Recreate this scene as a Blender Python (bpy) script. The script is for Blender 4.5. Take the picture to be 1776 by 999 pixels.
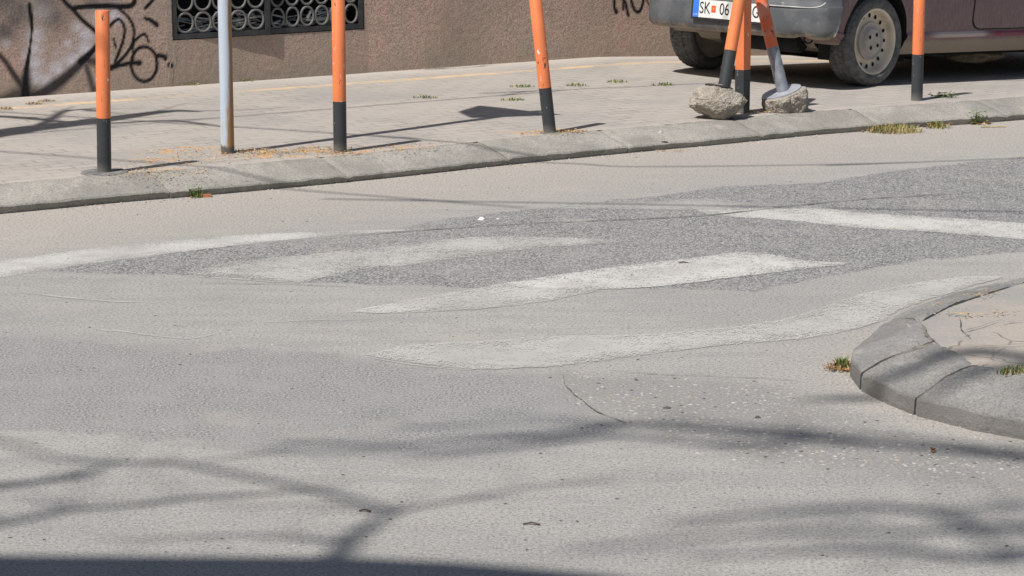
import bpy, bmesh, math, random
import numpy as np
from mathutils import Vector, Matrix, noise as mnoise
random.seed(7); np.random.seed(7)
R = math.radians
for o in list(bpy.data.objects): bpy.data.objects.remove(o)
scn = bpy.context.scene; COL = scn.collection

# ------------------------------------------------------------ camera, sky, sun, exposure
F_PX, CAM_H, HORIZON = 4450.0, 2.17, -390.0
PITCH = math.atan((499.5-HORIZON)/F_PX)
cd = bpy.data.cameras.new('camera'); cam = bpy.data.objects.new('camera', cd); COL.objects.link(cam)
cam.location = (0,0,CAM_H); cam.rotation_euler = (math.pi/2-PITCH,0,0)
cd.sensor_width = 36; cd.lens = F_PX/1776*36; cd.clip_end = 2000; cd.clip_start = .1
cd.dof.use_dof = True; cd.dof.focus_distance = 11.5; cd.dof.aperture_fstop = 16
scn.camera = cam
SX, SY = .467, .487                       # shadow drift per metre of height
SUN_EL = math.atan(1/math.hypot(SX,SY))
w = bpy.data.worlds.new('World'); scn.world = w; w.use_nodes = True
nt = w.node_tree; sky = nt.nodes.new('ShaderNodeTexSky'); sky.sky_type = 'NISHITA'; sky.sun_disc = False
sky.sun_elevation = SUN_EL; sky.sun_rotation = math.atan2(-SX,-SY); sky.air_density = 1.2; sky.dust_density = 1.5
nt.links.new(sky.outputs[0], nt.nodes['Background'].inputs[0]); nt.nodes['Background'].inputs[1].default_value = .065
sd = bpy.data.lights.new('sun','SUN'); sun = bpy.data.objects.new('sun', sd); COL.objects.link(sun)
sd.energy = 4.8; sd.angle = R(.5); sd.color = (1,.955,.905)
sun.rotation_euler = Vector((SX,SY,-1)).to_track_quat('-Z','Y').to_euler(); sun.location = (-5,-5,12)
scn.view_settings.view_transform = 'Standard'; scn.view_settings.look = 'None'
scn.view_settings.gamma = 1; scn.view_settings.use_curve_mapping = False
scn.view_settings.exposure = 0.14
scn.render.resolution_x = 1024; scn.render.resolution_y = 576

# ------------------------------------------------------------ photo pixel -> point on a level, a plane or a shadow caster
cp_, sp_ = math.cos(PITCH), math.sin(PITCH); CP = np.array([0,0,CAM_H])
def ray(u,v):
    a=(u-888)/F_PX; b=(v-499.5)/F_PX
    return np.array([a, cp_-b*sp_, -sp_-b*cp_])
def at(u,v,z=0.0):
    d=ray(u,v); return CP+d*((z-CAM_H)/d[2])
def at_plane(u,v,P0,n):
    d=ray(u,v); return CP+d*(np.dot(P0-CP,n)/np.dot(d,n))
def caster(u,v,h,z=0.0):                   # where something h above the ground must be for its shadow to fall at a ground point
    p=at(u,v,z); return np.array([p[0]-SX*(h-z), p[1]-SY*(h-z), h])

# ------------------------------------------------------------ materials
def srgb(h):
    return tuple(((int(h[i:i+2],16)/255)**2.2) for i in (0,2,4))+(1,)
class NB:
    def __init__(s,name,rough=.85,spec=.3):
        s.m=bpy.data.materials.new(name); s.m.use_nodes=True; s.t=s.m.node_tree; s.n=s.t.nodes
        s.b=s.n['Principled BSDF']; s.b.inputs['Roughness'].default_value=rough
        s.b.inputs['Specular IOR Level'].default_value=spec
        s.out=s.n['Material Output']; s.co=s.n.new('ShaderNodeTexCoord').outputs['Object']
    def lk(s,a,b):
        if hasattr(a,'is_linked') or hasattr(a,'links'): s.t.links.new(a,b)
        else:
            try: b.default_value=a
            except Exception: b.default_value=(a,a,a,1)
    def noise(s,scale,detail=3,rough=.55,vec=None,out='Fac',dist=0):
        x=s.n.new('ShaderNodeTexNoise'); x.inputs['Scale'].default_value=scale; x.inputs['Detail'].default_value=detail
        x.inputs['Roughness'].default_value=rough; x.inputs['Distortion'].default_value=dist
        s.lk(vec if vec is not None else s.co,x.inputs['Vector']); return x.outputs[out]
    def voro(s,scale,out='Distance',feature='F1',vec=None,rand=1):
        x=s.n.new('ShaderNodeTexVoronoi'); x.feature=feature; x.inputs['Scale'].default_value=scale
        x.inputs['Randomness'].default_value=rand
        s.lk(vec if vec is not None else s.co,x.inputs['Vector']); return x.outputs[out]
    def scale(s,v,rot=0,loc=(0,0,0)):
        x=s.n.new('ShaderNodeMapping'); x.inputs['Scale'].default_value=v; x.inputs['Rotation'].default_value=(0,0,rot)
        x.inputs['Location'].default_value=loc
        s.lk(s.co,x.inputs['Vector']); return x.outputs[0]
    def math(s,op,a,b=0.0,c=0.0,clamp=False):
        x=s.n.new('ShaderNodeMath'); x.operation=op; x.use_clamp=clamp
        s.lk(a,x.inputs[0]); s.lk(b,x.inputs[1]); s.lk(c,x.inputs[2]); return x.outputs[0]
    def ss(s,v,a,b,lo=0.0,hi=1.0):
        x=s.n.new('ShaderNodeMapRange'); x.interpolation_type='SMOOTHSTEP'
        s.lk(v,x.inputs[0]); x.inputs[1].default_value=a; x.inputs[2].default_value=b
        x.inputs[3].default_value=lo; x.inputs[4].default_value=hi; return x.outputs[0]
    def mix(s,f,a,b,mode='MIX'):
        x=s.n.new('ShaderNodeMix'); x.data_type='RGBA'; x.blend_type=mode
        s.lk(f,x.inputs[0]); s.lk(a,x.inputs[6]); s.lk(b,x.inputs[7]); return x.outputs[2]
    def attr(s,name):
        x=s.n.new('ShaderNodeAttribute'); x.attribute_name=name; return x.outputs['Fac']
    def xyz(s):
        x=s.n.new('ShaderNodeSeparateXYZ'); s.lk(s.co,x.inputs[0]); return x.outputs
    def color(s,c): s.lk(c,s.b.inputs['Base Color'])
    def bump(s,h,strength=.5,dist=.01):
        x=s.n.new('ShaderNodeBump'); x.inputs['Strength'].default_value=strength; x.inputs['Distance'].default_value=dist
        s.lk(h,x.inputs['Height']); s.t.links.new(x.outputs[0],s.b.inputs['Normal'])
def c4(r,g,b): return (r,g,b,1)
def simple(name,col,rough=.7,var=.15,scale=12,metal=0,bump=0,bscale=60):
    k=NB(name,rough); n=k.noise(scale,4)
    lo=tuple(x*(1-var) for x in col)+(1,); hi=tuple(min(1,x*(1+var)) for x in col)+(1,)
    k.color(k.mix(k.ss(n,.3,.7),lo,hi)); k.b.inputs['Metallic'].default_value=metal
    if bump: k.bump(k.noise(bscale,3),bump,.005)
    return k.m

# ------------------------------------------------------------ object helpers
def prop(o,label=None,cat=None,group=None,kind=None):
    if label: o['label']=label
    if cat: o['category']=cat
    if group: o['group']=group
    if kind: o['kind']=kind
    return o
def empty(name,loc,label=None,cat=None,group=None,rz=0,parent=None):
    o=bpy.data.objects.new(name,None); COL.objects.link(o); o.location=loc; o.rotation_euler=(0,0,rz)
    o.empty_display_size=.1; o.parent=parent
    return prop(o,label,cat,group)
def mesh(name,V,Fc,m,parent=None,smooth=False,loc=None,mats=None,mi=None):
    me=bpy.data.meshes.new(name); me.from_pydata([tuple(map(float,v)) for v in V],[],Fc); me.update()
    for mm in (mats or [m]): me.materials.append(mm)
    if mi is not None: me.polygons.foreach_set('material_index',mi)
    if smooth: me.polygons.foreach_set('use_smooth',[True]*len(me.polygons))
    o=bpy.data.objects.new(name,me); COL.objects.link(o); o.parent=parent
    if loc is not None: o.location=loc
    return o
class MB:
    def __init__(s): s.V=[]; s.F=[]; s.M=[]
    def add(s,V,Fc,mi=0):
        k=len(s.V); s.V+= [tuple(v) for v in V]; s.F+=[tuple(i+k for i in f) for f in Fc]; s.M+=[mi]*len(Fc); return s
    def box(s,c,d,rz=0,mi=0,mat=None):
        V=[]
        for z in (-.5,.5):
            for x,y in ((-.5,-.5),(.5,-.5),(.5,.5),(-.5,.5)):
                v=Vector((x*d[0],y*d[1],z*d[2]))
                if mat: v=mat@v
                elif rz: v=Matrix.Rotation(rz,3,'Z')@v
                V.append(v+Vector(c))
        return s.add(V,[(3,2,1,0),(4,5,6,7),(0,1,5,4),(1,2,6,5),(2,3,7,6),(3,0,4,7)],mi)
    def tube(s,P,r,n=10,cap=True,mi=0):
        P=[Vector(p) for p in P]; rr=r if hasattr(r,'__len__') else [r]*len(P); V=[];Fc=[]
        up=None
        for i,p in enumerate(P):
            t=(P[min(i+1,len(P)-1)]-P[max(i-1,0)]).normalized()
            if up is None: up=t.orthogonal().normalized()
            a=(up-t*up.dot(t)).normalized(); up=a; b=t.cross(a)
            for k in range(n):
                th=2*math.pi*k/n; V.append(p+(a*math.cos(th)+b*math.sin(th))*rr[i])
        for i in range(len(P)-1):
            for k in range(n):
                Fc.append((i*n+k,i*n+(k+1)%n,(i+1)*n+(k+1)%n,(i+1)*n+k))
        if cap:
            k0=len(V); V+=V[:n]+V[(len(P)-1)*n:len(P)*n]; Fc+= [tuple(range(k0,k0+n))[::-1],tuple(range(k0+n,k0+2*n))]
        return s.add(V,Fc,mi)
    def lathe(s,prof,n=48,mat=None,mi=0,mod=None):   # prof [(r,z)] about z
        V=[];Fc=[];m=mat or Matrix.Identity(4)
        for j,(r,z) in enumerate(prof):
            for k in range(n):
                th=2*math.pi*k/n; rr=r+(mod(j,k) if mod else 0)
                V.append(m@Vector((rr*math.cos(th),rr*math.sin(th),z)))
        for j in range(len(prof)-1):
            for k in range(n): Fc.append((j*n+k,j*n+(k+1)%n,(j+1)*n+(k+1)%n,(j+1)*n+k))
        return s.add(V,Fc,mi)
    def build(s,name,m,parent=None,smooth=False,mats=None,loc=None):
        return mesh(name,s.V,s.F,m,parent,smooth,loc,mats,s.M if mats else None)
def fattr(o,name,vals):
    a=o.data.attributes.new(name,'FLOAT','POINT'); a.data.foreach_set('value',np.asarray(vals,dtype=np.float32))
def poly_sdf(px,py,poly):
    poly=np.asarray(poly)[:,:2]; n=len(poly); d=np.full(px.shape,1e9); ins=np.zeros(px.shape,bool)
    for i in range(n):
        a=poly[i]; b=poly[(i+1)%n]; e=b-a; wx=px-a[0]; wy=py-a[1]
        t=np.clip((wx*e[0]+wy*e[1])/(e@e+1e-12),0,1); d=np.minimum(d,(wx-e[0]*t)**2+(wy-e[1]*t)**2)
        c=((a[1]>py)!=(b[1]>py)); xi=(b[0]-a[0])*(py-a[1])/(b[1]-a[1]+1e-12)+a[0]
        ins^=(c&(px<xi))
    return np.where(ins,1,-1)*np.sqrt(d)
def line_dist(px,py,pts,ws=None):
    d=np.full(px.shape,1e9)
    for i in range(len(pts)-1):
        a=np.array(pts[i][:2],float); b=np.array(pts[i+1][:2],float); e=b-a
        t=np.clip(((px-a[0])*e[0]+(py-a[1])*e[1])/(e@e+1e-12),0,1)
        q=np.hypot(px-a[0]-e[0]*t,py-a[1]-e[1]*t)
        if ws is not None: q=q/(ws[i]*(1-t)+ws[i+1]*t)
        d=np.minimum(d,q)
    return d
def smooth_line(P,k=6):                    # Catmull-Rom through points
    P=[np.array(p,float) for p in P]; Q=[2*P[0]-P[1]]+P+[2*P[-1]-P[-2]]; out=[]
    for i in range(1,len(Q)-2):
        for j in range(k):
            t=j/k; a,b,c,d=Q[i-1],Q[i],Q[i+1],Q[i+2]
            out.append(.5*((2*b)+(c-a)*t+(2*a-5*b+4*c-d)*t*t+(3*b-3*c+d-a)*t**3))
    out.append(P[-1]); return out

# ------------------------------------------------------------ THE GROUND: road sheet with its resurfaced areas
UX=np.array([math.cos(R(32.2)),math.sin(R(32.2))]); UN=np.array([-UX[1],UX[0]])     # along / across the pavement
def pxs(l,z=0): return [at(u,v,z)[:2] for u,v in l]
patchA=pxs([(85,469),(149,457),(282,440),(427,424),(560,411),(660,403),(720,389),(783,379),(876,367),(932,362),(1000,352),(1138,341),(1245,324),(1423,317),(1557,295),(1776,272),(2100,245),(2100,390),(1776,436),(1600,452),(1443,478),(1309,505),(1168,500),(1100,502),(1000,498),(828,500),(709,495),(660,495),(520,490),(316,477),(138,474)])
patchB=pxs([(-400,575),(0,583),(260,596),(560,610),(720,636),(820,643),(976,647),(985,673),(1010,694),(1035,712),(1072,728),(1100,750),(1000,775),(760,800),(500,790),(250,760),(0,745),(-400,735)])
gravelC=pxs([(978,648),(1100,652),(1250,660),(1350,668),(1400,690),(1480,720),(1600,760),(1776,775),(2200,800),(2200,900),(1776,850),(1600,830),(1450,812),(1330,800),(1200,770),(1080,735),(1035,712),(1010,694),(985,673)])
gx=np.concatenate([[-90,-40,-18,-10,-6],np.arange(-4.5,5.5,.045),[7,10,18,40,90]])
gy=np.concatenate([[-60,-20,-5,2,4.5],np.arange(6,17.6,.045),[19,22,30,60,120]])
GX,GY=np.meshgrid(gx,gy); nx,ny=len(gx),len(gy)
V=np.stack([GX.ravel(),GY.ravel(),np.zeros(GX.size)],1)
idx=np.arange(nx*ny).reshape(ny,nx)
Fc=np.stack([idx[:-1,:-1].ravel(),idx[:-1,1:].ravel(),idx[1:,1:].ravel(),idx[1:,:-1].ravel()],1).tolist()

k=NB('road_asphalt',.9,.25)
big=k.noise(.55,3,.5); mid=k.noise(5,4,.6); fine=k.noise(80,3,.9); chip=k.voro(130,'Color'); grit=k.noise(230,2,.8)
streak=k.noise(1,4,.6,vec=k.scale((1.2,7,1),rot=R(-10)))
edgeN=k.math('MULTIPLY',k.math('SUBTRACT',k.noise(7,5,.65),.5),.34)
edgeF=k.math('MULTIPLY',k.math('SUBTRACT',k.noise(45,3,.7),.5),.10)
def mask(name,soft=.04,wob=1.0):
    v=k.math('ADD',k.attr(name),k.math('MULTIPLY',k.math('ADD',edgeN,edgeF),wob)); return k.ss(v,-soft,soft)
dusty=k.mix(k.ss(big,.3,.7),c4(.345,.333,.308),c4(.295,.287,.272))
dusty=k.mix(k.ss(streak,.42,.66,0,.5),dusty,c4(.255,.252,.246)); dusty=k.mix(k.ss(k.noise(2.6,5,.65),.50,.66,0,.45),dusty,c4(.25,.247,.24)); dusty=k.mix(k.ss(k.noise(3.4,5,.6,vec=k.scale((.6,1.6,1),rot=R(20),loc=(3,1,0))),.54,.70,0,.28),dusty,c4(.40,.38,.35))
dusty=k.mix(k.attr('kerbdust'),dusty,c4(.395,.358,.312))
dusty=k.mix(k.ss(fine,.52,.36,0,.95),dusty,c4(.14,.138,.135)); dusty=k.mix(k.ss(k.noise(90,2,.9,vec=k.scale((1,1,1),loc=(5,5,5))),.52,.66,0,.55),dusty,c4(.50,.485,.455))
dusty=k.mix(k.ss(grit,.62,.72,0,.35),dusty,c4(.5,.48,.44))
chipv=k.math('ADD',k.math('MULTIPLY',k.noise(120,2,.9),.7),k.math('MULTIPLY',k.math('MULTIPLY',chip,1.0),.3))
dark=k.mix(k.ss(chipv,.43,.60),c4(.075,.075,.077),c4(.365,.36,.35))
dark=k.mix(k.ss(mid,.35,.75,0,.35),dark,c4(.30,.295,.285))
dark=k.mix(k.ss(big,.45,.75,0,.3),dark,c4(.33,.315,.295))
rough=k.mix(k.ss(k.noise(100,3,.9),.40,.58),c4(.10,.10,.10),c4(.345,.34,.33))
rough=k.mix(k.ss(mid,.4,.7,0,.45),rough,c4(.29,.285,.275))
vd=k.voro(58,'Distance'); vc=k.n.new('ShaderNodeTexVoronoi'); vc.inputs['Scale'].default_value=58; k.lk(k.co,vc.inputs['Vector'])
sep=k.n.new('ShaderNodeSeparateColor'); k.lk(vc.outputs['Color'],sep.inputs[0])
stone=k.math('MULTIPLY',k.ss(vd,.42,.30),k.math('GREATER_THAN',sep.outputs[0],.84))
grav=k.mix(k.ss(fine,.62,.40,0,.6),c4(.29,.28,.262),c4(.12,.12,.12))
grav=k.mix(stone,grav,k.mix(sep.outputs[1],c4(.50,.485,.45),c4(.30,.28,.26)))
base=k.mix(k.math('MULTIPLY',mask('rough',.07),.85),dusty,rough)
base=k.mix(k.math('MULTIPLY',mask('gravel',.12),.8),base,grav)
base=k.mix(k.math('MULTIPLY',mask('dark',.02,.45),.95),base,dark)
base=k.mix(k.math('MULTIPLY',k.ss(k.noise(1.6,3),.60,.72),.3),base,c4(.40,.36,.31))
# scattered dark oil and grit spots
sp=k.voro(9,'Distance'); sc2=k.n.new('ShaderNodeTexVoronoi'); sc2.inputs['Scale'].default_value=9; k.lk(k.co,sc2.inputs['Vector'])
s2=k.n.new('ShaderNodeSeparateColor'); k.lk(sc2.outputs['Color'],s2.inputs[0])
base=k.mix(k.math('MULTIPLY',k.ss(sp,.09,.04),k.math('GREATER_THAN',s2.outputs[0],.80)),base,c4(.09,.085,.08))
k.color(base)
hh=k.math('ADD',k.math('MULTIPLY',fine,.6),k.math('MULTIPLY',grit,.4)); hh=k.math('ADD',hh,k.math('MULTIPLY',stone,.5))
k.bump(hh,.22,.004); M_ROAD=k.m
road=mesh('road',V,Fc,M_ROAD,smooth=False); prop(road,'worn dusty asphalt road with patches',kind='structure')
fx,fy=GX.ravel(),GY.ravel()
fattr(road,'dark',poly_sdf(fx,fy,patchA)); fattr(road,'rough',poly_sdf(fx,fy,patchB)); fattr(road,'gravel',poly_sdf(fx,fy,gravelC))

# kerb line (its foot on the road) read along the far pavement
kfoot=[at(u,v)[:2] for u,v in ((0,372),(186,354),(372,338),(660,311),(880,287),(1100,265),(1252,251),(1401,236),(1516,227),(1776,208))]
kfoot=[kfoot[0]-UX*t for t in (9,4)]+kfoot+[kfoot[-1]+UX*t for t in (3,9)]
kf=[np.array(p) for p in smooth_line(kfoot,5)]
isl_out=[at(u,v,.068)[:2] for u,v in ((2050,415),(1900,452),(1744,491),(1667,505),(1586,533),(1544,554),(1509,582),(1481,605),(1478,622),(1495,645),(1537,666),(1590,687),(1691,712),(1776,727),(1900,748),(2050,770))]
isl_in=[at(u,v,.13)[:2] for u,v in ((2080,425),(1930,458),(1776,489),(1702,512),(1649,530),(1597,557),(1600,567),(1608,579),(1614,585),(1621,591),(1656,611),(1691,632),(1776,646),(1855,657),(1970,670),(2100,690))]
dk=line_dist(fx,fy,kf); di=line_dist(fx,fy,isl_out)
kd=np.clip(1-dk/1.5,0,1)**.8*.9+np.clip(1-di/.55,0,1)*.5
fattr(road,'kerbdust',np.clip(kd,0,1))

# ------------------------------------------------------------ worn zebra paint and cracks on the road
def paint_mat(wear,op=.8):
    k=NB('worn_road_paint',.8,.3)
    k.color(k.mix(k.ss(k.noise(3,3),.35,.7),c4(.53,.52,.49),c4(.44,.425,.40)))
    n=k.math('ADD',k.math('MULTIPLY',k.noise(110,2,.9),.62),k.math('ADD',k.math('MULTIPLY',k.noise(20,3,.7),.18),k.math('MULTIPLY',k.noise(2.6,4,.6),.20)))
    n=k.math('ADD',n,k.math('MULTIPLY',k.ss(k.attr('edge'),.0,.12),.05))
    a=k.math('MULTIPLY',k.ss(n,wear-.035,wear+.045),op)
    rim=k.ss(k.math('ADD',k.attr('edge'),k.math('MULTIPLY',k.math('SUBTRACT',k.noise(30,4,.8),.5),.06)),-.002,.010)
    a=k.math('MULTIPLY',a,rim)
    tr=k.n.new('ShaderNodeBsdfTransparent'); mx=k.n.new('ShaderNodeMixShader')
    k.lk(a,mx.inputs[0]); k.t.links.new(tr.outputs[0],mx.inputs[1]); k.t.links.new(k.b.outputs[0],mx.inputs[2])
    k.t.links.new(mx.outputs[0],k.out.inputs[0]); return k.m
def flat_patch(name,px,m,z,label,step=.03,margin=0.0):
    P=np.array(smooth_line(pxs(px+[px[0]]),4))
    lo=P.min(0)-step*2; hi=P.max(0)+step*2
    xs=np.arange(lo[0],hi[0],step); ys=np.arange(lo[1],hi[1],step); X,Y=np.meshgrid(xs,ys)
    d=poly_sdf(X.ravel(),Y.ravel(),P).reshape(X.shape)
    d+=.012*np.array([mnoise.noise(Vector((x*9,y*9,1))) for x,y in zip(X.ravel(),Y.ravel())]).reshape(X.shape)
    id_=-np.ones(X.shape,int); Vv=[]; E=[]; Fc=[]
    keep=np.maximum(np.maximum(d[:-1,:-1],d[1:,:-1]),np.maximum(d[:-1,1:],d[1:,1:]))>-.012
    gyd,gxd=np.gradient(d,step)
    for j,i in zip(*np.where(keep)):
        q=[]
        for a,b in ((j,i),(j,i+1),(j+1,i+1),(j+1,i)):
            if id_[a,b]<0:
                id_[a,b]=len(Vv); x,y=X[a,b],Y[a,b]; dd=d[a,b]
                Vv.append((x,y,z)); E.append(dd)
            q.append(id_[a,b])
        Fc.append(q)
    o=mesh(name,Vv,Fc,m); fattr(o,'edge',E); return prop(o,label,kind='structure')
stripes=[
 ('worn white stripe along the far side of the crossing, left',.475,.88,[(-300,478),(0,452),(149,432),(320,416),(446,406),(690,398),(700,401),(560,411),(409,426),(260,445),(85,468),(0,482),(-300,515)]),
 ('long curved white line crossing the dark asphalt at right',.478,.95,[(1180,352),(1290,360),(1404,358),(1480,368),(1614,376),(1776,387),(2050,405),(2050,440),(1776,416),(1633,404),(1480,395),(1366,383),(1233,373)]),
 ('faint dusty paint along the top of the dark patch',.50,.6,[(720,364),(880,357),(1060,349),(1220,346),(1300,352),(1290,366),(1220,365),(932,363),(800,366)]),
 ('ghostly stripe in the middle of the dark patch',.498,.75,[(316,476),(370,462),(427,452),(557,440),(640,432),(709,424),(820,412),(969,412),(1080,419),(1010,426),(932,431),(820,446),(690,463),(560,483),(520,490),(400,482)]),
 ('clear white stripe with a pointed right end',.474,.95,[(876,491),(950,480),(1099,459),(1220,446),(1252,441),(1290,438),(1347,443),(1397,452),(1473,458),(1385,469),(1252,485),(1176,495),(1100,501),(1043,503),(930,512),(880,505)]),
 ('dusty left end of the pointed stripe',.484,.8,[(600,543),(671,528),(820,502),(876,492),(950,500),(1043,503),(990,515),(932,526),(820,538),(671,545)]),
 ('faded nearest stripe running towards the corner kerb',.482,.74,[(630,617),(700,601),(783,594),(876,590),(950,584),(1150,579),(1350,556),(1480,515),(1576,494),(1671,481),(1743,481),(1690,496),(1640,512),(1570,535),(1510,565),(1400,588),(1250,601),(1117,617),(969,636),(820,642),(720,632)]),
 ]
for i_,(lab,wr,op,p) in enumerate(stripes): flat_patch('crossing_stripe',p,paint_mat(wr,op),.0012+.0004*i_,lab)
M_CRACK=simple('crack_tar',(.13,.125,.12),.95,.3,30)
M_OLD=paint_mat(.47,.5)
def ribbon(name,px,wd,m,z,label,jit=.006,zz=None,taper=True):
    P=smooth_line([at(u,v,z)[:2] for u,v in px],10); V=[];Fc=[]
    for i,p in enumerate(P):
        a=P[max(i-1,0)]; b=P[min(i+1,len(P)-1)]; t=(b-a)/(np.linalg.norm(b-a)+1e-9); n=np.array([-t[1],t[0]])
        c=p+n*mnoise.noise(Vector((p[0]*7,p[1]*7,3)))*jit*2
        ww=wd*(.35+.9*abs(mnoise.noise(Vector((p[0]*12,p[1]*12,9))))*1.6)
        if taper: ww*=min(1,.15+4*min(i,len(P)-1-i)/len(P))
        V+=[(*(c-n*ww/2),z),(*(c+n*ww/2),z)]
        if i: k0=2*i; Fc.append((k0-2,k0,k0+1,k0-1))
    o=mesh(name,V,Fc,m); fattr(o,'edge',[.1]*len(V)); return prop(o,label,kind='structure')
for px,wd in (([(560,413),(700,401),(900,388),(1060,381),(1233,372),(1404,353),(1500,345),(1640,336),(1800,327)],.014),
              ([(975,647),(985,673),(1010,694),(1035,712),(1072,728),(1100,735)],.006),
              ([(1055,642),(1110,647),(1200,650),(1330,656),(1400,662)],.005),
              ([(340,490),(500,493),(620,497)],.006)):
    ribbon('asphalt_crack',px,wd,M_CRACK,.0045,'dark seam in the asphalt')
for px,wd in (([(140,567),(230,577),(320,587),(390,575)],.018),([(316,477),(430,485),(520,491)],.03),([(630,617),(720,633),(820,642)],.02),
              ([(20,505),(160,520),(280,525)],.02),([(430,560),(520,556),(660,552)],.012)):
    ribbon('old_paint_edge',px,wd,M_OLD,.0035,'thin remains of old road paint')

# ------------------------------------------------------------ kerbs
def concrete(name,base=(.30,.288,.265),d=.6,shade_grime=False):
    k=NB(name,.9,.25); n1=k.noise(3,5,.6); n2=k.noise(90,3,.75)
    c=k.mix(k.ss(n1,.35,.68),tuple(x*.80 for x in base)+(1,),tuple(x*1.18 for x in base)+(1,))
    c=k.mix(k.ss(k.noise(11,4,.7),.56,.72,0,.55),c,c4(.19,.19,.19))
    c=k.mix(k.ss(n2,.55,.40,0,.6),c,tuple(x*.5 for x in base)+(1,)); c=k.mix(k.ss(k.noise(150,2,.8),.55,.66,0,.45),c,tuple(x*1.6 for x in base)+(1,))
    c=k.mix(k.ss(k.noise(5,4,.6),.60,.75,0,.6),c,c4(.44,.40,.345))
    if shade_grime: c=k.mix(k.math('MULTIPLY',k.ss(k.math('ADD',k.xyz()[2],k.math('MULTIPLY',k.noise(9,4),.02)),.078,.066),.75),c,c4(.17,.162,.15))  # shade of the front face painted in as a dark band, with splash dirt
    k.color(c); k.bump(k.math('ADD',n2,k.noise(22,4)),d,.006); return k.m
M_KERB=concrete('kerb_concrete',(.315,.30,.268)); M_KERB2=concrete('shaded_grimy_kerb_concrete',(.245,.238,.226),.8,True)
def kerb_run(foot,back,prof,nm,label,stone=.8,gap=.012,seed=3,joints=None,mat=None,amp=1.0):
    """foot/back: matching polylines (xy); prof: [(t across foot->back, z)]"""
    rnd=random.Random(seed); foot=[np.array(p) for p in foot]; back=[np.array(p) for p in back]
    s=[0]
    for i in range(1,len(foot)): s.append(s[-1]+.5*(np.linalg.norm(foot[i]-foot[i-1])+np.linalg.norm(back[i]-back[i-1])))
    s=np.array(s); F_=lambda q,arr:np.array([np.interp(q,s,[a[0] for a in arr]),np.interp(q,s,[a[1] for a in arr])])
    mb=MB(); q=0; js=[s[j] for j in joints] if joints else None
    while q<s[-1]-.05:
        L=min(stone*rnd.uniform(.85,1.2),s[-1]-q) if not js else min([x for x in js+[s[-1]] if x>q+.01])-q; n=max(4,int(L/.035)); dz=rnd.uniform(-.003,.003); sh=rnd.uniform(-.004,.004)
        V=[];Fc=[]; m_=len(prof)
        for i in range(n+1):
            qq=q+gap/2+(L-gap)*i/n; a=F_(qq,foot); b=F_(qq,back); e=min(i,n-i); rnd_in=.006 if e==0 else 0
            for j,(t,z) in enumerate(prof):
                p=a+(b-a)*t+(a-b)/np.linalg.norm(a-b)*sh
                nz=mnoise.noise(Vector((p[0]*11,p[1]*11,z*30)))*.005+mnoise.noise(Vector((p[0]*40,p[1]*40,z*30+5)))*.0025*amp+(mnoise.noise(Vector((p[0]*4.5,p[1]*4.5,2)))*.012+mnoise.noise(Vector((p[0]*16,p[1]*16,z*20)))*.006)*(amp-1)*(1 if t<.9 else .2)
                zz=z+dz-(rnd_in if z>0 else 0)+(nz if z>0 else 0)
                p=p+(b-a)*nz*1.5*(1 if 0<j<m_-1 else .5)
                V.append((p[0],p[1],zz))
        for i in range(n):
            for j in range(m_-1): Fc.append((i*m_+j,(i+1)*m_+j,(i+1)*m_+j+1,i*m_+j+1))
        Fc.append(tuple(range(m_))); Fc.append(tuple(range(n*m_,(n+1)*m_))[::-1])
        mb.add(V,Fc); q+=L
    o=mb.build(nm,mat or M_KERB,smooth=False); return prop(o,label,kind='structure')
def offs(P,d):
    out=[]
    for i,p in enumerate(P):
        a=P[max(i-1,0)]; b=P[min(i+1,len(P)-1)]; t=(b-a)/np.linalg.norm(b-a); out.append(p+np.array([-t[1],t[0]])*d)
    return out
KW=.31
kback=offs(kf,KW)
kerb_run(kf,kback,[(.05,-.06),(.04,.004),(.010,.026),(.0,.033),(.02,.042),(.2,.055),(.5,.075),(.72,.092),(.85,.100),(1,.102),(1,-.06)],'kerb','sloped grey concrete kerb of the far pavement',.92,.004)
PI_=[(-.02,-.05),(-.02,.02),(-.012,.058),(.0,.068),(.03,.072),(.25,.094),(.5,.113),(.75,.127),(.92,.132),(1,.131),(1,-.05)]
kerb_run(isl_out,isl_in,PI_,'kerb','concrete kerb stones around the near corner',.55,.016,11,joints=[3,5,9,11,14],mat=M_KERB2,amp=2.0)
M_MORT=simple('joint_mortar',(.17,.155,.135),.95,.3,40)
kerb_run(isl_out,isl_in,[(t+.03 if t<.5 else t,z-.010) for t,z in PI_],'kerb_mortar','dirty joint filling of the near corner kerb',50,.0,12,mat=M_MORT)
kerb_run(kf,kback,[(.12,-.05),(.12,.02),(.2,.040),(.5,.063),(.85,.088),(1,.090),(1,-.05)],'kerb_mortar','dirty joint filling of the far kerb',50,.0,12,mat=M_MORT)

# ------------------------------------------------------------ pavement between kerb and house wall, sinking a little under the car
CAR_F=np.array([.715,.699]); CAR_F/=np.linalg.norm(CAR_F); CAR_L=np.array([-CAR_F[1],CAR_F[0]])
_o=at(1514,150,.1)[:2]+CAR_L*.78; CAR_O=_o; DIP=.052
def pave_z(x,y):
    d=(x-CAR_O[0])*CAR_F[0]+(y-CAR_O[1])*CAR_F[1]
    side=(x-CAR_O[0])*CAR_L[0]+(y-CAR_O[1])*CAR_L[1]
    f=np.clip((side+1.7)/.8,0,1)
    return .1-DIP*np.clip(d,0,5)*f
W0=np.array(at(300,150,.1)[:2]); W1=np.array(at(1144,91,.1)[:2]); WD=(W1-W0)/np.linalg.norm(W1-W0); WN=np.array([-WD[1],WD[0]])
def wall_xy(u,off=0): return W0+WD*u+WN*off
def wall_uz(px,py):
    P=at_plane(px,py,np.array([*W0,0]),np.array([*WN,0])); return float(np.dot(P[:2]-W0,WD)),float(P[2])
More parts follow.
